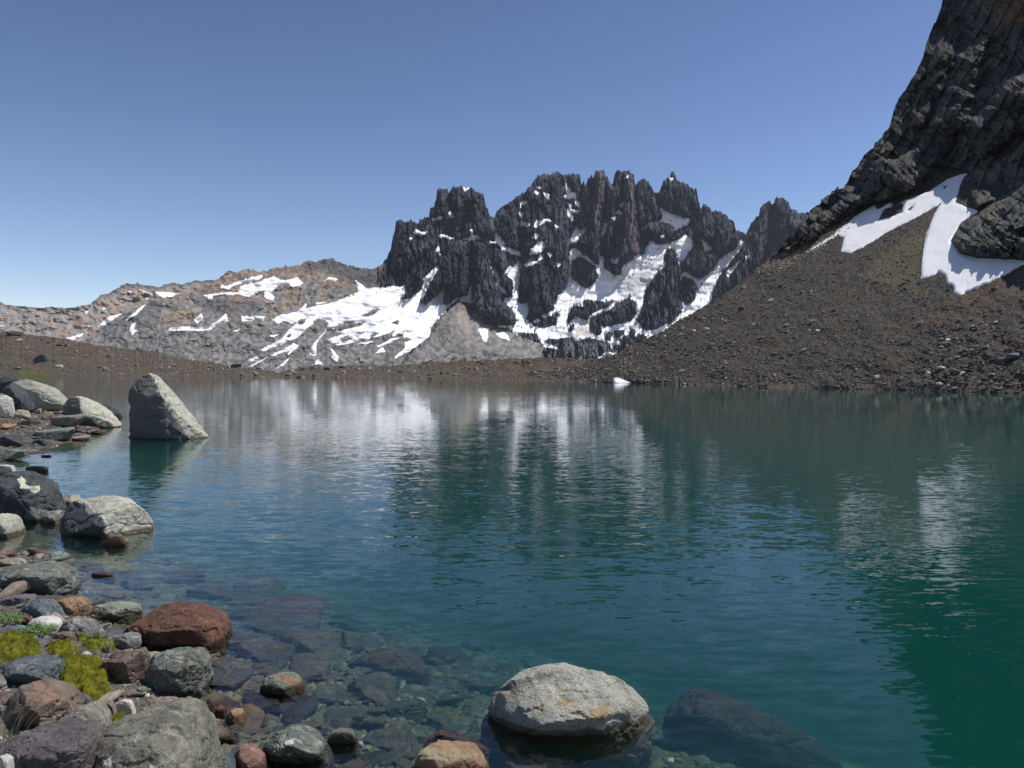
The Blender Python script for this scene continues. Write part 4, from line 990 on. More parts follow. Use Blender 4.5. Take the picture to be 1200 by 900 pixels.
hero([(-12,790),(0,778),(18,773),(39,772),(67.5,779),(69,790),(64.5,798),(36,801),(15,808),(-12,812)], [(15,788,0.25),(45,786,0.25)], 0.6, 'bluegrey', 'dark blue grey rock at the left edge below the moss', base=806, rough=0.06)
hero([(-12,855),(0,836),(22.5,805),(37.5,798.5),(49.5,801),(60,811),(80,820.5),(81,827),(70,843),(42,862),(15,864),(-12,866)], [(38,826,0.28),(60,830,0.1),(15,842,0.2),(72,824,0.12)], 0.7, 'brown', 'angular brown rock with a tan top and a dark hollow beneath', base=862, p=30, rough=0.03)
hero([(40,865),(66,848),(84,834),(108,824.5),(120,839),(126,856),(97.5,863),(51,877)], [(90,848,0.12)], 0.55, 'olive', 'flat olive grey slab between the brown rock and the front slab', base=872, p=26)
hero([(81,818),(92,813),(105,822),(96,832),(84,833)], [], 0.2, 'bluegrey', 'small blue stone wedged above the olive slab', base=832, sub=4)
hero([(112.5,825),(127.5,821.5),(135,836),(124,841),(116,836)], [], 0.2, 'pink', 'tan pink stone beside the yellow moss patch', base=840, sub=4)
hero([(133.5,825),(140,821),(150,821.5),(157,829),(151,837),(142.5,839),(135,832)], [], 0.2, 'white', 'whitish angular stone above the front slab', base=838, sub=4, p=26)
hero([(170,828),(185,817),(207.5,819.5),(213,832),(200,838),(187.5,841),(175,837)], [(195,828,0.05)], 0.3, 'pink', 'flat pinkish brown stone below the blue green rock', base=840, sub=5)
hero([(232.5,831),(240,823.5),(255,823.5),(250,833),(236,836)], [], 0.18, 'tan', 'small tan stone at the water edge above the orange cube', base=835, sub=4)
hero([(250,836),(256,827),(264,833),(262,842),(253,843)], [], 0.16, 'red', 'small dark red stone left of the orange cube', base=843, sub=4, p=26)
hero([(262.5,845),(270,832),(285,832),(288.5,839),(281,848),(271,849.5)], [(275,840,0.06)], 0.2, 'orange', 'orange cube shaped stone at the water edge', base=849, p=28, sub=5)
hero([(234,836),(247.5,837),(244,853),(237.5,858),(233,850)], [], 0.2, 'green', 'blue green sliver beside the front slab', base=857, sub=4)
hero([(240,861),(247,858),(256,862.5),(250,872),(242,869)], [], 0.18, 'tan', 'small tan grey stone right of the front slab', base=872, sub=4)
hero([(268,859),(271,855),(277,855),(280,860),(276,864),(270,864)], [], 0.08, 'bluegrey', 'tiny round blue grey pebble in the shallow pool', name='pebble', base=864, sub=3, p=8)
hero([(273,886),(280,876),(297.5,877),(308,889),(312,903),(300,920),(275,920)], [(285,888,0.1)], 0.35, 'red', 'reddish rock at the bottom edge beside the water', base=915, p=20, sub=5)
hero([(238,874),(247.5,884),(266,893.5),(272,905),(268,930),(236,925)], [], 0.35, 'bluegrey', 'grey blue wedge at the bottom edge right of the front slab', base=922, sub=5)
hero([(98,862),(120,852),(150,847),(170,842),(200,829.5),(228,835),(236,850),(240,870),(238,900),(232,945),(160,960),(95,950),(94,895)], [(200,860,0.3),(150,880,0.35),(215,900,0.4),(130,905,0.4)], 0.9, 'olive', 'biggest grey olive slab in the bottom left foreground', base=945, p=26, rough=0.035, z0=0.3)
hero([(-14,880),(0,867),(36,862),(52,872),(81,868),(97,862),(108,870),(98,893),(105,950),(-14,960)], [(50,890,0.2),(85,885,0.2)], 0.8, 'purple', 'purple grey slab filling the bottom left corner', base=950, p=26, z0=0.4, rough=0.03)
hero([(-8,888),(2,885),(8,892),(7,915),(-8,915)], [], 0.15, 'white', 'pale pink stone at the very bottom left corner', base=912, z0=0.85, sub=4)
hero([(0,872),(14,864),(40,862),(49,874),(40,880),(10,884)], [], 0.3, 'red', 'reddish stone with an orange corner under the brown rock', base=880, z0=0.55, sub=5)
hero([(308,874),(322,858.5),(338,854.5),(358,862.5),(370,873),(386,880),(385,892),(372,900),(350,908),(322,903),(311,892)], [(340,876,0.15),(325,880,0.12),(365,884,0.12)], 0.55, 'green', 'big green grey rock with white lichen spots in the shallows', base=905, p=16, sink=0.1)
hero([(382,864),(391.5,855),(411,856),(420.5,866),(415,875),(400,879),(387,874)], [], 0.22, 'palegreen', 'rounded light green stone right of the big green rock', base=878, z0=0.0, p=10, sub=5, sink=0.06)
hero([(303,806),(308,795),(325.6,791),(340,792),(356,802),(357.5,811),(347,818),(334,819.5),(310,817)], [(325,804,0.12)], 0.42, 'palegreen', 'pale green stone with an orange stripe standing in the shallows', base=818, z0=0.0, p=14, sub=5, sink=0.08)
hero([(484,900),(488.6,880),(510,877),(544,881.5),(568.6,887),(575,898),(572,930),(484,930)], [(520,895,0.1)], 0.5, 'orange', 'orange cream slab at the bottom edge left of the pale granite boulder', base=925, z0=0.0, p=24, sub=5)
hero([(492,878),(501,864),(513.5,858.5),(537,868),(577,880.5),(570,890),(500,886)], [], 0.35, 'red', 'dark red rock just under the water behind the orange slab', base=884, z0=-0.06, sub=5, sink=0.06)
hero([(104,672),(111,670.5),(118,672),(134,673.5),(122,677),(113,677)], [], 0.2, 'red', 'dark red rock tip breaking the water near the left shore', base=677, z0=0.0, sub=4, sink=0.05)
hero([(116,638),(128,628),(142,628),(150,636),(145,643),(124,643)], [], 0.3, 'red', 'reddish rock awash below the pale streaked boulder', base=643, z0=-0.02, sub=4, sink=0.05)
# --- big submerged boulders
def sunk(outline, thick, mat, label, dep):
    O = np.array(outline, float); cx = O[:, 0].mean(); by = O[:, 1].max()
    hero(outline, [], thick, mat, label, base=by, z0=-dep, sub=5, sink=0.1)
hero([(776,832),(788,818),(804,812),(830,813),(852,817),(880,828),(905,842),(940,856),(966,870),(996,896),(990,930),(900,940),(830,930),(800,880)], [(870,860,0.2)], 1.0, 'dark', 'large dark boulder under the water right of the pale granite boulder', base=925, z0=-0.42, sub=6, backshift=0.62, sink=0.4, rough=0.05)
hero([(404,780),(430,767),(457,765),(483,775),(504,786),(490,796),(465,800),(430,800),(412,792)], [(455,785,0.15)], 0.8, 'brown', 'wide brown boulder just under the water below mid lake', base=800, z0=-0.3, sub=6, sink=0.15, rough=0.05)
# --- colour patches on single boulders: stains, lichen, minerals, darker parts, one painted shaded face
def to_px(V):
    V = np.asarray(V); dx = V[:, 0]; dy = V[:, 1]; dz = V[:, 2] - H
    f_ = dy * math.cos(TH) - dz * math.sin(TH); u_ = dy * math.sin(TH) + dz * math.cos(TH)
    return 600 + F * dx / f_, 450 - F * u_ / f_
def by_label(txt):
    return [o for o in STONES if txt in o.get('label', '')][0]
def stain(txt, polys, colour, strength=1.0, soft=2.0, wob=2.0):
    o = by_label(txt); me = o.data; n = len(me.vertices)
    co = np.zeros(n * 3, np.float32); me.vertices.foreach_get('co', co); co = co.reshape(-1, 3) + np.array(o.location)
    X, Y = to_px(co); s = np.full(n, -50.0)
    for p in polys: s = np.maximum(s, sdf(X, Y, p))
    s = s + noise3(X / 4.0, Y / 4.0, 0, 300) * wob
    a = me.attributes.get('stain') or me.attributes.new('stain', 'FLOAT', 'POINT')
    c = me.attributes.get('stain_shade_col') or me.attributes.new('stain_shade_col', 'FLOAT_COLOR', 'POINT')
    old = np.zeros(n, np.float32); a.data.foreach_get('value', old)
    oc = np.zeros(n * 4, np.float32); c.data.foreach_get('color', oc); oc = oc.reshape(-1, 4)
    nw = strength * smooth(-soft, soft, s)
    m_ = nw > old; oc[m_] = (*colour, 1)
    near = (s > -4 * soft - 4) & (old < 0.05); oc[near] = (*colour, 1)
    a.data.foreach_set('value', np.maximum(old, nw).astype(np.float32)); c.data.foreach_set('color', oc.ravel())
stain('rounded black boulder', [[(20,562),(25,558),(30,562),(30,568),(38,570),(46,569),(47,575),(41,579),(34,574),(27,572),(23,573),(24,568)]], (0.6, 0.6, 0.46), 1.0, 0.7, 0.8)
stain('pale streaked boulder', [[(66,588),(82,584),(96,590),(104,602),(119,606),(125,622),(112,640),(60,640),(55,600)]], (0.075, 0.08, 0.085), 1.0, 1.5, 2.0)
stain('tall pointed grey', [[(140,430),(172,433),(180,441),(186,458),(194,470),(212,500),(222,513),(140,525)]], (0.115, 0.115, 0.112), 0.95, 2.0, 8)  # shade of the left front face painted into the stone colour
stain('cream topped wedge', [[(60,480),(80,462),(92,466),(95,485),(110,492),(116,505),(60,505)]], (0.10, 0.10, 0.09), 0.9, 1, 1)  # left and lower part coloured darker than the top
stain('big pale granite', [[(652,820),(664,815),(672,822),(662,830),(652,828)],[(690,832),(712,824),(718,835),(708,846),(694,846)],[(633,824),(638,822),(640,832),(630,834)]], (0.44, 0.29, 0.12), 0.75, 5, 5)
stain('big pale granite', [[(580,806),(610,795),(640,788),(665,784),(650,794),(610,806),(590,812)]], (0.16, 0.145, 0.12), 0.7, 4, 6)
stain('pale green stone with an orange', [[(324,790),(336,790),(352,800),(360,812),(350,814),(342,804),(330,796)]], (0.40, 0.22, 0.12), 0.95, 1.5, 1.5)
stain('angular brown rock', [[(36,797),(50,800),(62,812),(82,822),(78,826),(45,826),(38,815)]], (0.27, 0.17, 0.12), 0.9, 2, 3)
stain('big green grey rock with white', [[(333,868),(345,866),(344,872),(335,873)],[(336,884),(341,882),(341,886)],[(324,884),(328,884),(327,888)]], (0.55, 0.56, 0.5), 1.0, 0.8, 1.0)
stain('biggest grey olive slab', [[(103,890),(108,886),(112,893),(120,898),(125,884),(134,886),(133,905),(104,905)],[(176,896),(182,896),(183,905),(175,905)]], (0.62, 0.58, 0.52), 1.0, 1.2, 2.5)
stain('reddish stone with an orange', [[(36,866),(46,868),(50,876),(42,880),(36,876)]], (0.42, 0.2, 0.1), 0.9, 2, 2)
stain('large rounded rusty', [[(222,712),(250,722),(270,745),(262,752),(240,740),(225,726)]], (0.25, 0.125, 0.065), 0.5, 6, 7)
stain('blue green angular', [[(172,782),(184,778),(186,792),(176,794)]], (0.2, 0.14, 0.1), 0.8, 3, 3)
stain('orange cream slab', [[(480,880),(500,874),(560,884),(540,892),(486,890)]], (0.36, 0.31, 0.2), 0.8, 2, 3)

# --- rock pile at the far left, one stone after the other
CL = [
 (24,486,20,13,'tan','cream brown stone in the middle of the far left pile'),
 (56,487,15,14,'orange','orange tan stone below the broad pale boulder'),
 (77,493,34,20,'olive','grey brown pyramid shaped stone left of the cream wedge boulder'),
 (58,477,24,13,'grey','grey stone tucked under the broad pale boulder'),
 (55,509,44,17,'green','wide green grey slab at the foot of the far left pile'),
 (70,504,32,11,'bluegrey','blue grey slab under the pyramid shaped stone'),
 (107,506,24,9,'brown','flat brown slab at the water below the cream wedge boulder'),
 (93,514,22,9,'pink','flat purple brown stone washed by the water below the far left pile'),
 (35,530,25,9,'brown','flat brown stone at the tip of the small cove'),
 (8,532,28,18,'green','green grey slab at the left edge above the cove'),
 (42,517,18,10,'dark','dark stone beside the small cove'),
 (9,516,26,20,'dark','dark angular rock at the left edge of the far left pile'),
 (31,494,20,12,'brown','brown stone among small mossy rubble'),
 (3,500,18,10,'orange','rusty orange stone at the left edge of the pile'),
 (13,484,12,9,'grey','small grey stone beside the white boulder'),
 (44,482,9,8,'tan','small tan stone beneath the broad pale boulder'),
 (76,482,10,6,'dark','small dark stone behind the grey brown pyramid'),
 (118,509,12,4,'dark','thin dark stone barely out of the water'),
 (54,535,12,6,'dark','dark pointed stone just off the cove tip'),
 (26,471,8,7,'dark','small dark stone beside the tall dark slab'),
]
for i, (cx, cy, w_, h_, m_, lb_) in enumerate(CL):
    stone(cx, cy, w_, h_, m_, lb_, sub=5, rough=0.06, seed=40 + i)
mats = ['grey', 'dark', 'bluegrey', 'green', 'brown', 'olive', 'purple', 'tan', 'grey', 'olive', 'grey', 'green', 'purple', 'bluegrey', 'brown', 'red']
cname = dict(grey='grey', dark='dark', bluegrey='blue grey', green='green grey', brown='brown', olive='olive grey', purple='purple grey', tan='tan', pink='pinkish', red='reddish', orange='orange brown', palegreen='pale green', white='whitish')
r5 = np.random.default_rng(5)
protos = {}
import re
HERO_PX = []
for o_ in STONES:
    co_ = np.zeros(len(o_.data.vertices) * 3, np.float32); o_.data.vertices.foreach_get('co', co_); co_ = co_.reshape(-1, 3) + np.array(o_.location)
    X_, Y_ = to_px(co_); short = re.split(r' (?:standing|rising|with|lying|at|in|by|on|cut|leaning|heaped|overhanging|behind|just|half|filling|wedged|above|below|squeezed|left|beside|between|right|under|poking|breaking|awash|of|among|tucked|washed|topped)\b', o_['label'])[0]
    if len(short.split()) >= 3: HERO_PX.append((X_.min(), X_.max(), Y_.min(), Y_.max(), short))
def where_px(x, y, z):
    X_, Y_ = to_px([(x, y, z)]); X_ = X_[0]; Y_ = Y_[0]; best = None
    for a, b, c, d, n_ in HERO_PX:
        dx = max(a - X_, X_ - b, 0); dy = max(c - Y_, Y_ - d, 0); q_ = dx + dy * 1.3 + (6 if dx == dy == 0 else 0)
        if best is None or q_ < best[0]: best = (q_, X_ - (a + b) / 2, Y_ - (c + d) / 2, b - a, d - c, n_)
    _, ex, ey, w_, h_, n_ = best
    side = ('left of' if ex < 0 else 'right of') if abs(ex) / w_ > abs(ey) / h_ else ('behind' if ey < 0 else 'in front of')
    return side + ' the ' + n_
def small(x, y, z0, s, mat, where, group, flat=0.7, sub=3, nm='stone'):
    """small loose stone: shares one of a few dozen meshes"""
    key = (mat, r5.integers(0, 4), sub)
    if key not in protos:
        o = raw_stone(0, 0, 0, 1, 0.8, 0.62, mat, None, 'stone', 0, sub, None, 14, 0.07, seed=len(protos) + 500)
        protos[key] = o.data
        STONES.pop(); bpy.data.objects.remove(o)
    o = bpy.data.objects.new(nm, protos[key]); C.objects.link(o)
    o.location = (x, y, z0 + s * 0.2); o.rotation_euler = (r5.uniform(-.3, .3), r5.uniform(-.3, .3), r5.uniform(0, 6.28))
    o.scale = (s * r5.uniform(0.8, 1.25), s * r5.uniform(0.8, 1.2), s * flat * r5.uniform(0.7, 1.3))
    tag(o, 'small %s %s %s' % (cname[mat], nm, where_px(x, y, z0)), nm, group)
    return o
# far left pile filling
n = 0
while n < 90:
    cx = r5.uniform(-30, 110); cy = r5.uniform(450, 540)
    g = at_z(cx, cy, 0.3); z = float(ground_z(g[0], g[1]))
    g = at_z(cx, cy, max(z, 0)); z = float(ground_z(g[0], g[1]))
    if z < -0.08: continue
    small(g[0], g[1], z, r5.uniform(4, 11) / F * g[1] * 0.5, mats[r5.integers(0, 16)], 'in the far left rock pile', 'loose stones in the far left rock pile', nm='rock'); n += 1
# near bank filling
n = 0
while n < 255:
    cx = r5.uniform(-60, 330); cy = r5.uniform(640, 930)
    g = at_z(cx, cy, 0.3); z = float(ground_z(g[0], g[1]))
    g = at_z(cx, cy, max(z, 0)); z = float(ground_z(g[0], g[1]))
    if z < -0.05: continue
    s = (4 + 14 * r5.random() ** 1.7) / F * g[1]
    small(g[0], g[1], z, s, mats[r5.integers(0, 16)], 'among the rubble of the near bank', 'loose stones on the near bank'); n += 1
# stones on the lake bed
UND = [(370,790,60,22,'olive'),(430,812,70,34,'olive'),(385,822,34,22,'green'),(470,835,60,26,'green'),(520,848,44,30,'olive'),(455,872,60,34,'grey'),(505,868,36,20,'tan'),(560,870,40,24,'grey'),(400,845,50,24,'green'),(350,840,52,20,'dark'),(300,830,50,26,'dark'),
       (270,800,70,26,'bluegrey'),(310,775,70,22,'green'),(360,760,80,22,'olive'),(420,750,60,16,'olive'),(330,735,90,20,'brown'),(270,765,50,20,'bluegrey'),(300,700,70,20,'purple'),(360,705,60,14,'dark'),(410,720,60,14,'dark'),(280,725,30,24,'dark'),(480,760,50,14,'green'),(530,765,60,14,'dark'),(560,800,50,18,'olive'),
       (590,880,50,26,'olive'),(440,895,44,22,'dark'),(470,895,40,26,'grey'),(250,700,50,14,'purple'),(210,680,60,14,'green'),(160,690,50,12,'bluegrey'),(560,735,40,10,'dark'),(420,790,34,14,'olive'),(545,900,60,30,'olive'),(610,905,70,26,'brown'),(700,895,80,26,'olive'),(325,858,24,14,'purple'),(300,850,26,14,'red'),(360,895,30,20,'bluegrey')]
for i, (cx, cy, w_, h_, m_) in enumerate(UND):
    g = at_z(cx, cy, -0.2); z = float(ground_z(g[0], g[1])); g = at_z(cx, cy, z); z = float(ground_z(g[0], g[1]))
    sx = w_ / F * g[1] * 0.5
    raw_stone(g[0], g[1], z - 0.02, sx, sx * 0.9, min(sx * 0.45, max(0.05, -z * 0.6)), m_, 'sunken %s slab %s' % (cname[m_], where_px(g[0], g[1], z)), 'slab', 0, 5, 'submerged slabs and cobbles near the bank', 14, 0.06, seed=700 + i, cat='slab')
n = 0
while n < 170:
    cx = r5.uniform(60, 700); cy = 660 + 290 * r5.random() ** 0.8
    g = at_z(cx, cy, -0.2); z = float(ground_z(g[0], g[1])); g = at_z(cx, cy, z); z = float(ground_z(g[0], g[1]))
    if z > -0.04 or z < -1.1: continue
    s = r5.uniform(0.04, 0.12) * (1 + 0.6 * r5.random())
    small(g[0], g[1], z, s, mats[r5.integers(0, 12)], 'on the lake bed under shallow water', 'cobbles on the lake bed', 0.6, nm='cobble'); n += 1

# --- gravel, joined (nobody could count it)
OCT = np.array([(1,0,0),(-1,0,0),(0,1,0),(0,-1,0),(0,0,1),(0,0,-1)], float)
OF = np.array([(4,0,2),(4,2,1),(4,1,3),(4,3,0),(5,2,0),(5,1,2),(5,3,1),(5,0,3)])
def gravel(name, P, size, cols, mat, label, flat=0.7, hi=False, parent=None, kindlabel=True):
    n = len(P); r_ = np.random.default_rng(n)
    bv, bf = (ico(1) if hi else (OCT, OF))
    k = len(bv)
    V = bv[None] * (1 + r_.uniform(-0.3, 0.25, (n, k, 1)))
    V = V * np.stack([r_.uniform(0.7, 1.3, n), r_.uniform(0.7, 1.3, n), flat * r_.uniform(0.6, 1.2, n)], -1)[:, None, :]
    a = r_.uniform(0, 6.28, n); c_, s_ = np.cos(a)[:, None], np.sin(a)[:, None]
    tl = r_.uniform(-0.5, 0.5, n); ct, st = np.cos(tl)[:, None], np.sin(tl)[:, None]
    x = V[..., 0] * ct - V[..., 2] * st; z = V[..., 0] * st + V[..., 2] * ct; y = V[..., 1]
    V = np.stack([x * c_ - y * s_, x * s_ + y * c_, z], -1) * size[:, None, None] + P[:, None, :]
    Fc = bf[None] + (np.arange(n) * k)[:, None, None]
    o = mk_mesh(name, V.reshape(-1, 3), Fc.reshape(-1, 3), mat, parent, np.repeat(cols[:, None], k, 1), False)
    o['kind'] = 'stuff'; o['label'] = label
    return o
tg = NT('loose_gravel')
ng = tg.noise(tg.pos(), 3.0, 5, 0.7)
cg = tg.n('ShaderNodeCombineColor')
for i in range(3): tg.set(cg.inputs[i], tg.math('ADD', tg.math('MULTIPLY', ng, 0.9), 0.55))
tg.bsdf(tg.mix(1.0, tg.attr(), cg.outputs[0], 'MULTIPLY'), 0.88, tg.bump(ng, 0.05), 0.25)
M_GRAV = tg.m
PALS = np.array([(0.12,0.115,0.105),(0.075,0.075,0.078),(0.17,0.16,0.145),(0.14,0.10,0.075),(0.10,0.115,0.105),(0.24,0.225,0.20),(0.18,0.13,0.10),(0.09,0.08,0.07)])
def cols_for(n, pal, r_, light=0.03):
    c = pal[r_.integers(0, len(pal), n)] * r_.uniform(0.75, 1.25, (n, 1))
    m_ = r_.random(n) < light
    c[m_] = np.array([0.36, 0.34, 0.31]) * r_.uniform(0.8, 1.3, (m_.sum(), 1))
    return c
r6 = np.random.default_rng(6)
def scatter_px(n, x0, x1, y0, y1, zlo, zhi):
    cx = r6.uniform(x0, x1, n); cy = r6.uniform(y0, y1, n); z = np.zeros(n)
    for _ in range(3):
        g = at_z(cx, cy, z); z = ground_z(g[:, 0], g[:, 1])
    m_ = (z > zlo) & (z < zhi)
    g[:, 2] = z
    return g[m_]
g = scatter_px(15000, -80, 420, 640, 1000, -0.06, 3); sz = (0.8 + 3.6 * r6.random(len(g)) ** 2.5) / F * g[:, 1]
gravel('gravel', g, sz, cols_for(len(g), PALS, r6), M_GRAV, 'fine gravel and pebbles between the stones of the near bank', hi=True)
g = scatter_px(9000, -60, 150, 442, 560, -0.05, 3); sz = (0.6 + 2.2 * r6.random(len(g)) ** 2) / F * g[:, 1]
gravel('gravel', g, sz, cols_for(len(g), PALS, r6), M_GRAV, 'rubble between the rocks of the far left pile', hi=True)
g = scatter_px(16000, 20, 900, 640, 1000, -1.3, -0.04); sz = 0.012 + 0.055 * r6.random(len(g)) ** 2.2
gravel('lake_bed_cobbles', g, sz, cols_for(len(g), PALS * np.array([0.70, 0.74, 0.56]), r6, 0.01), M_GRAV, 'small cobbles covering the shallow lake bed', 0.6, hi=True)
# scree: screen-even picks from the slope mesh
def pick(P, mask, n):
    idx = np.flatnonzero(mask.ravel()); k = r6.choice(idx, n)
    r_, c_ = np.unravel_index(k, mask.shape)
    a = r6.random((n, 1)); b = r6.random((n, 1)); r1 = np.minimum(r_ + 1, P.shape[0] - 1); c1 = np.minimum(c_ + 1, P.shape[1] - 1)
    return P[r_, c_] * (1 - a) * (1 - b) + P[r1, c_] * a * (1 - b) + P[r_, c1] * (1 - a) * b + P[r1, c1] * a * b, k
scm = (cliff < 0.3) & (sn4 < -1.2)
q, k = pick(P4, scm, 42000)
band = fbm(X4 / 26, Y4 / 9, 0, 4, 140).ravel()[k] + smooth(350, 450, Y4.ravel()[k]) * 0.35
coarse = smooth(1060, 1130, X4.ravel()[k]) * smooth(350, 390, Y4.ravel()[k])
sz = (0.4 + (1.4 + 0.9 * coarse) * r6.random(len(q)) ** (3.2 - 1.0 * coarse) * (1 + np.clip(band, -0.6, 1))) / F * q[:, 1]
SCP = np.array([(0.10,0.088,0.075),(0.06,0.058,0.058),(0.15,0.13,0.112),(0.13,0.092,0.066),(0.20,0.185,0.165),(0.07,0.062,0.055)])
gravel('scree_stones', q, sz, cols_for(len(q), SCP, r6, 0.012), M_GRAV, 'countless small stones covering the scree slope')
q, k = pick(P3, np.broadcast_to((np.arange(R3) > 0)[:, None], P3.shape[:2]), 34000)
sz = (0.35 + 1.3 * r6.random(len(q)) ** 2.5) / F * q[:, 1]
MOP = np.array([(0.12,0.10,0.075),(0.08,0.07,0.06),(0.16,0.13,0.10),(0.16,0.11,0.08),(0.19,0.17,0.145),(0.10,0.095,0.06)])
gravel('moraine_stones', q, sz, cols_for(len(q), MOP, r6, 0.01), M_GRAV, 'small stones covering the far moraine')
q, k = pick(P4, (cliff < 0.6) & (cliff < 1.1) & (np.abs(Y4 - foot_py) < 18) & (X4 < 1000), 2500)
gravel('talus_stones', q, (0.4 + 1.6 * r6.random(len(q)) ** 2) / F * q[:, 1], cols_for(len(q), np.array([(0.3,0.25,0.18),(0.2,0.17,0.13),(0.12,0.11,0.1)]), r6), M_GRAV, 'tan broken stones below the foot of the cliff')
# single boulders on the scree and the moraine
def loose(px_, py_, w_, h_, mat, label, surf, group=None, seed=0):
    Pg, Xg, Yg = surf
    d_ = (Xg - px_) ** 2 + (Yg - py_ - h_ * 0.3) ** 2; i = np.unravel_index(np.argmin(d_), d_.shape); p_ = Pg[i]
    s = w_ / F * p_[1] * 0.5; hh = h_ / F * p_[1] * 0.5
    o = raw_stone(p_[0], p_[1], p_[2], s, s * 0.8, hh * 1.15, mat, label, 'boulder', 0, 3, group, 14, 0.07, seed=900 + seed, cat='boulder')
    o.location.z = p_[2] + hh * 0.5
SC_ = (P4, X4, Y4); MO_ = (P3, X3, Y3)
HB = [(1086,439,8,7,'white','bright pair of blocks low on the scree slope above the right shore',SC_),(1103,431,16,5,'pale','long pale slab low on the scree near the bright pair of blocks',SC_),(1118,433,12,5,'pale','pale slab right of the long pale slab on the scree',SC_),
 (1127,437,8,4,'white','small pale block right of the two pale slabs on the scree',SC_),(1027,442,7,5,'pale','light boulder near the shore in the middle of the right scree',SC_),(1056,443,6,4,'pale','light boulder near the shore right of the middle of the scree',SC_),
 (1101,449,9,4,'pale','flat pale boulder just above the right shore',SC_),(1167,457,9,6,'green','grey green boulder at the water line near the right edge',SC_),(1190,417,16,6,'bluegrey','wide blue grey block on the scree at the right edge',SC_),
 (1177,421,14,6,'bluegrey','blue grey block left of the wide one at the right edge',SC_),(1153,407,8,4,'pale','pale block halfway up the right part of the scree',SC_),(1110,399,7,4,'pale','pale block above the shore blocks on the scree',SC_),
 (1078,379,8,4,'pale','light grey block on the scree under the lower snow tip',SC_),(1061,337,6,4,'dark','dark block in the upper scree left of the snow field',SC_),(1059,331,7,3,'grey','light block in the upper scree left of the snow field',SC_),
 (927,415,9,5,'dark','dark boulder on the left part of the scree slope',SC_),(983,434,7,4,'dark','dark boulder low on the scree left of the centre',SC_),(951,377,8,4,'pale','pale boulder in the middle of the scree slope',SC_),
 (827,386,10,4,'pale','pale flat boulder on the crest of the scree fan',SC_),(797,392,8,4,'pale','light boulder near the left end of the scree crest',SC_),(813,388,6,4,'tan','tan boulder beside the crest of the scree fan',SC_),
 (870,361,9,5,'dark','dark boulder cluster under the crest of the scree fan',SC_),(903,352,6,4,'pale','small pale boulder below the scree crest',SC_),(958,388,7,4,'pale','pale boulder near the middle of the scree slope',SC_),
 (1119,455,10,5,'grey','grey boulder at the right shore left of the green one',SC_),(1148,448,9,5,'grey','grey boulder above the right shore',SC_),(1138,375,7,4,'grey','grey boulder under the brown band of the scree',SC_),
 (681,432,13,9,'olive','rounded boulder with a dark left side on the far shore',MO_),(51,420,18,11,'dark','dark boulder on the left moraine slope',MO_),(70,429,9,6,'pale','light boulder on the left moraine near the water',MO_),
 (17,391,20,7,'dark','dark boulder on the crest of the left moraine',MO_),(128,417,12,5,'brown','brown slab on the left moraine slope',MO_),(124,433,8,7,'grey','grey boulder near the far left shore',MO_),
 (277,429,14,6,'dark','dark boulders at the right end of the left moraine',MO_),(24,399,8,4,'tan','tan block below the crest of the left moraine',MO_),(366,431,5,4,'dark','dark boulder on the far bank crest left of the middle',MO_),(401,430,6,4,'dark','dark boulder on the far bank crest',MO_),(343,435,6,4,'tan','tan boulder at the gap in the far bank',MO_),(560,424,5,3,'dark','small dark boulder on the crest of the far bank',MO_)]
for i, (a_, b_, w_, h_, m_, l_, s_) in enumerate(HB): loose(a_, b_, w_, h_, m_, l_, s_, None, i)
for i in range(70):
    a_ = r6.uniform(760, 1195); b_ = r6.uniform(330, 458)
    cr_ = np.interp(a_, RS[:, 0], RS[:, 1]) + 6; ft = np.interp(a_, FOOT[:, 0], FOOT[:, 1])
    if b_ < max(cr_, ft + 30) or b_ > shore_py(a_) - 2: continue
    loose(a_, b_, r6.uniform(3.5, 7), r6.uniform(2.5, 4), ['grey', 'dark', 'pale', 'brown'][i % 4], 'small %s boulder on the %s part of the scree, %s' % (['grey','dark','pale','brown'][i % 4], 'left' if a_ < 900 else 'middle' if a_ < 1050 else 'right', 'near the water' if b_ > 425 else 'halfway up' if b_ > 375 else 'high up'), SC_, 'loose boulders on the scree slope', 100 + i)
for i in range(70):
    a_ = r6.uniform(0, 700); b0 = np.interp(a_, mor[:, 0], mor[:, 1]); b_ = b0 + (shore_py(a_) - b0) * r6.uniform(0.1, 1)
    loose(a_, b_, r6.uniform(3.5, 8), r6.uniform(2.5, 4.5), ['grey', 'dark', 'tan', 'brown', 'olive'][i % 5], 'small %s boulder on the %s part of the far moraine, %s' % (['grey', 'dark', 'tan', 'brown', 'olive'][i % 5], 'leftmost' if a_ < 100 else 'left' if a_ < 220 else 'middle' if a_ < 380 else 'middle right' if a_ < 540 else 'right', 'near its crest' if (b_ - b0) < 0.4 * (shore_py(a_) - b0) else 'halfway down' if (b_ - b0) < 0.75 * (shore_py(a_) - b0) else 'by the water'), MO_, 'loose boulders on the far moraine', 200 + i)

# --- last snow by the far water line
O = np.array([(718,444.6),(720,441.8),(728,440.4),(741,441.0),(750,443.6),(751,447.6),(738,449.2),(721,449.0)])
pts = [at_depth(x, y, 172.5 if y > 446 else 181) for x, y in O]; pts += [q_ * np.array([1, 1, 0]) + np.array([0, 3, -0.5]) for q_ in pts]
pts = np.array(pts); c_ = pts.mean(0); N_, h__ = hull_planes(pts - c_); dirs, fc = ico(4)
dd = dirs * np.array([3, 4.5, 0.6]); dd /= np.linalg.norm(dd, axis=1)[:, None]
v_ = stone_surface(dd, radial(dd, N_, h__, 60), 3.0, 3, 0.03, False)
so = mk_mesh('snow_patch', v_, fc, M_SNOW2, None, np.ones((len(v_), 3)), True); so.location = c_
tag(so, 'small white snow patch at the far water line under the dark massif', 'snow patch')

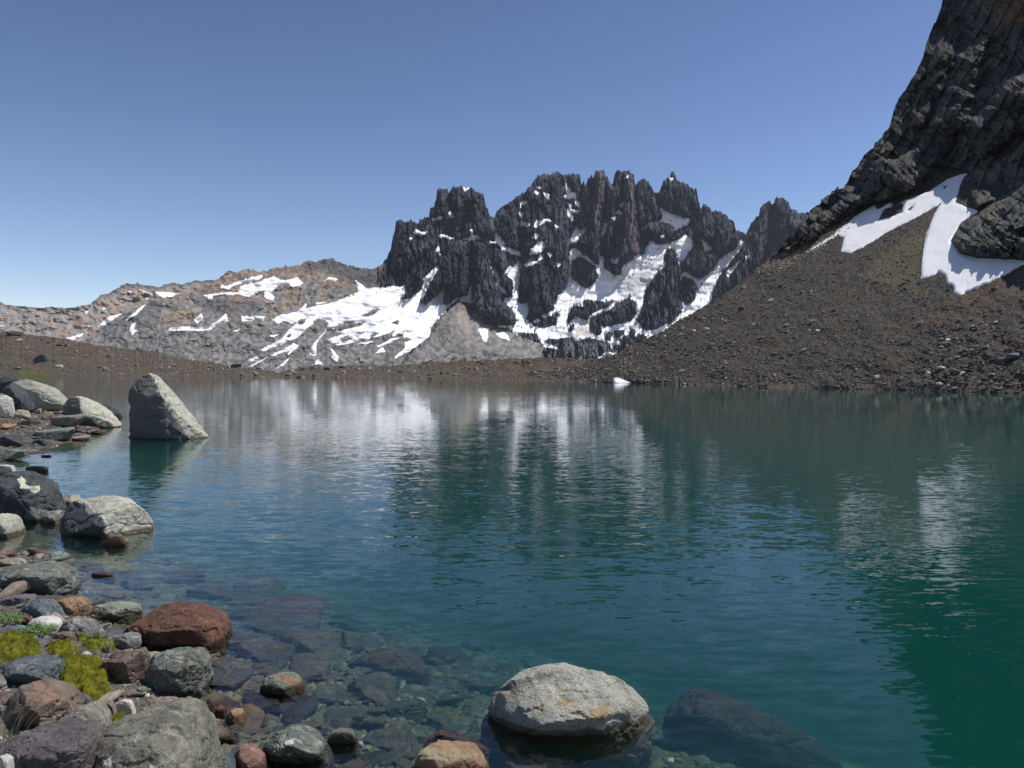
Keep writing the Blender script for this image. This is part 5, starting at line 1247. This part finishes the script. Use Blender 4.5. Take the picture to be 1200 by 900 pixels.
# --- moss, plants and grass on the near bank
tm = NT('moss'); pm = tm.pos()
a1 = tm.noise(pm, 9, 4, 0.6); a2 = tm.noise(pm, 120, 3, 0.7)
cm = tm.mix(tm.ramp(a1, 0.35, 0.65), (0.085, 0.105, 0.01), (0.21, 0.20, 0.018))
a3 = tm.noise(pm, 28, 4, 0.65)
cm = tm.mix(tm.ramp(a2, 0.48, 0.3), cm, (0.04, 0.045, 0.01))
cm = tm.mix(tm.ramp(a3, 0.52, 0.66), cm, (0.07, 0.055, 0.02))
tm.bsdf(cm, 0.95, tm.bump(a2, 0.012), 0.1)
def moss(poly, hgt, label):
    Pz = []
    for x, y in poly:
        z = 0.1
        for _ in range(5): q_ = at_z(x, y, z); z = float(ground_z(q_[0], q_[1], False))
        Pz.append((q_[0], q_[1]))
    Pz = np.array(Pz); x0, y0 = Pz.min(0) - 0.03; x1, y1 = Pz.max(0) + 0.03
    xs = np.arange(x0, x1, 0.007); ys = np.arange(y0, y1, 0.010)
    A_, B_ = np.meshgrid(xs, ys); s = sdf(A_, B_, Pz) + noise3(A_ / 0.08, B_ / 0.08, 0, 310) * 0.03
    Z = ground_z(A_, B_, True) - 0.03 + (hgt * 0.55 + 0.04) * smooth(-0.01, 0.08, s)
    Z += smooth(0, 0.03, s) * (fbm(A_ / 0.09, B_ / 0.09, 0, 4, 311, 0.6) * 0.045 + fbm(A_ / 0.02, B_ / 0.02, 0, 2, 312) * 0.008 + rng.normal(size=A_.shape) * 0.003)
    m_ = (s > -0.015)[:-1, :-1]
    o = grid_part('moss', np.stack([A_, B_, Z], -1), m_, tm.m, None, None, True)
    tag(o, label, None, None, 'stuff')
moss([(-20,750),(20,749),(48,753),(52,765),(45,776),(10,778),(-20,782)], 0.10, 'yellow green moss cushion at the left edge below the blue grey slab')
moss([(52,760),(85,758),(95,770),(88,782),(66,784),(56,775)], 0.09, 'moss between the white pebble and the brown stones')
moss([(70,780),(92,776),(118,776),(132,785),(134,803),(138,812),(112,822),(92,820),(66,812),(66,796)], 0.11, 'largest yellow green moss cushion beside the brown speckled slab')
moss([(122,838),(150,834),(163,839),(150,852),(128,856)], 0.09, 'small yellow moss patch above the front slab')
moss([(84,750),(110,748),(140,756),(138,765),(100,764)], 0.05, 'thin moss strip behind the grass tuft')
def tuft(px_, py_, n, length, colr_, label, z0=None, spread=0.5, lean=(0, 0), name='grass_tuft', wid=0.0035):
    z = 0.1
    for _ in range(5): q_ = at_z(px_, py_, z); z = float(ground_z(q_[0], q_[1], False))
    if z0 is not None: q_ = at_z(px_, py_, z0); z = z0
    r_ = np.random.default_rng(int(px_ * 7 + py_)); V = []; Fq = []
    for b in range(n):
        a = r_.uniform(0, 6.28); L = length * r_.uniform(0.5, 1.1); out = spread * r_.uniform(0.2, 1.0)
        bx, by_ = r_.normal(size=2) * length * 0.14; k0 = len(V)
        for s_ in range(6):
            t_ = s_ / 5; wd_ = wid * (1 - t_) + 0.0006
            cx_ = bx + (math.cos(a) * out + lean[0]) * L * t_ ** 1.5; cy_ = by_ + (math.sin(a) * out + lean[1]) * L * t_ ** 1.5
            zz = L * (t_ - 0.35 * out * t_ * t_)
            px__, py__ = -math.sin(a) * wd_, math.cos(a) * wd_
            V += [(cx_ - px__, cy_ - py__, zz), (cx_ + px__, cy_ + py__, zz), (cx_, cy_, zz + wd_ * 0.6)]
        for s_ in range(5):
            i0 = k0 + s_ * 3
            for e0, e1 in ((0, 2), (2, 1), (1, 0)): Fq.append((i0 + e0, i0 + e1, i0 + 3 + e1, i0 + 3 + e0))
    tt_ = NT('grass_blade'); nn = tt_.noise(tt_.pos(), 30, 2, 0.5); tt_.bsdf(tt_.mix(nn, colr_, tuple(c * 0.6 for c in colr_)), 0.7, None, 0.2)
    o = mk_mesh(name, np.array(V), np.array(Fq), tt_.m, None, None, True); o.location = (q_[0], q_[1], z)
    tag(o, label, 'grass'); return o
tuft(112, 752, 70, 0.13, (0.34, 0.36, 0.2), 'pale dry grass tuft in front of the rounded grey stone', z0=0.10, spread=0.9)
tuft(128, 762, 50, 0.10, (0.36, 0.36, 0.22), 'pale grass tuft beside the light grey rock', z0=0.10, spread=1.0)
tuft(16, 862, 22, 0.24, (0.33, 0.30, 0.17), 'long dry grass blades under the angular brown rock', z0=0.42, spread=0.5, lean=(0.5, 0.1))
tuft(165, 838, 22, 0.12, (0.30, 0.27, 0.12), 'sparse yellow grass beside the pinkish flat stone', spread=1.0)
def leafy(px_, py_, n, R_, label):
    z = 0.1
    for _ in range(5): q_ = at_z(px_, py_, z); z = float(ground_z(q_[0], q_[1], False))
    r_ = np.random.default_rng(int(px_)); V = []; Fq = []
    for b in range(n):
        a = r_.uniform(0, 6.28); rr_ = R_ * math.sqrt(r_.random()); c_ = np.array([math.cos(a) * rr_, math.sin(a) * rr_ * 0.7, 0.03 + 0.11 * r_.random() * (1 - rr_ / R_ * 0.5)])
        d_ = r_.uniform(0, 6.28); L = 0.022 * r_.uniform(0.7, 1.4); tl = r_.uniform(-0.2, 0.9)
        dx_ = np.array([math.cos(d_) * math.cos(tl), math.sin(d_) * math.cos(tl), math.sin(tl)]) * L; sx_ = np.array([-math.sin(d_), math.cos(d_), 0]) * L * 0.33
        up_ = np.array([0, 0, L * 0.12]); k0 = len(V)
        V += [c_, c_ + dx_ * 0.5 + sx_ - up_, c_ + dx_, c_ + dx_ * 0.5 - sx_ - up_, c_ + dx_ * 0.5 + up_]
        Fq += [(k0, k0 + 1, k0 + 4), (k0 + 1, k0 + 2, k0 + 4), (k0 + 2, k0 + 3, k0 + 4), (k0 + 3, k0, k0 + 4)]
    tt_ = NT('green_leaf'); nn = tt_.noise(tt_.pos(), 40, 2, 0.5); tt_.bsdf(tt_.mix(nn, (0.06, 0.12, 0.03), (0.14, 0.22, 0.05)), 0.6, None, 0.3)
    o = mk_mesh('leafy_plant', np.array(V), np.array(Fq), tt_.m); o.location = (q_[0], q_[1], z)
    tag(o, label, 'plant'); return o
leafy(10, 733, 420, 0.17, 'low green leafy plant at the left edge behind the blue grey slab')
leafy(45, 746, 520, 0.17, 'low green leafy plant in front of the cream white stone')

# ------------------------------------------------------------------ air
th = NT('haze_air')
hv = th.n('ShaderNodeVolumePrincipled'); hv.inputs['Color'].default_value = (0.80, 0.88, 1.0, 1); hv.inputs['Density'].default_value = 2.8e-5; hv.inputs['Anisotropy'].default_value = 0.3
th.t.links.new(hv.outputs[0], th.out.inputs['Volume'])
hb = [(x, y, z) for z in (760.0, -11.0) for y in (-1000.0, 6700.0) for x in (-4700.0, 4700.0)]
hz = mk_mesh('haze', hb, wf_, th.m); tag(hz, 'thin mountain air between the lake and the far peaks', None, None, 'stuff')
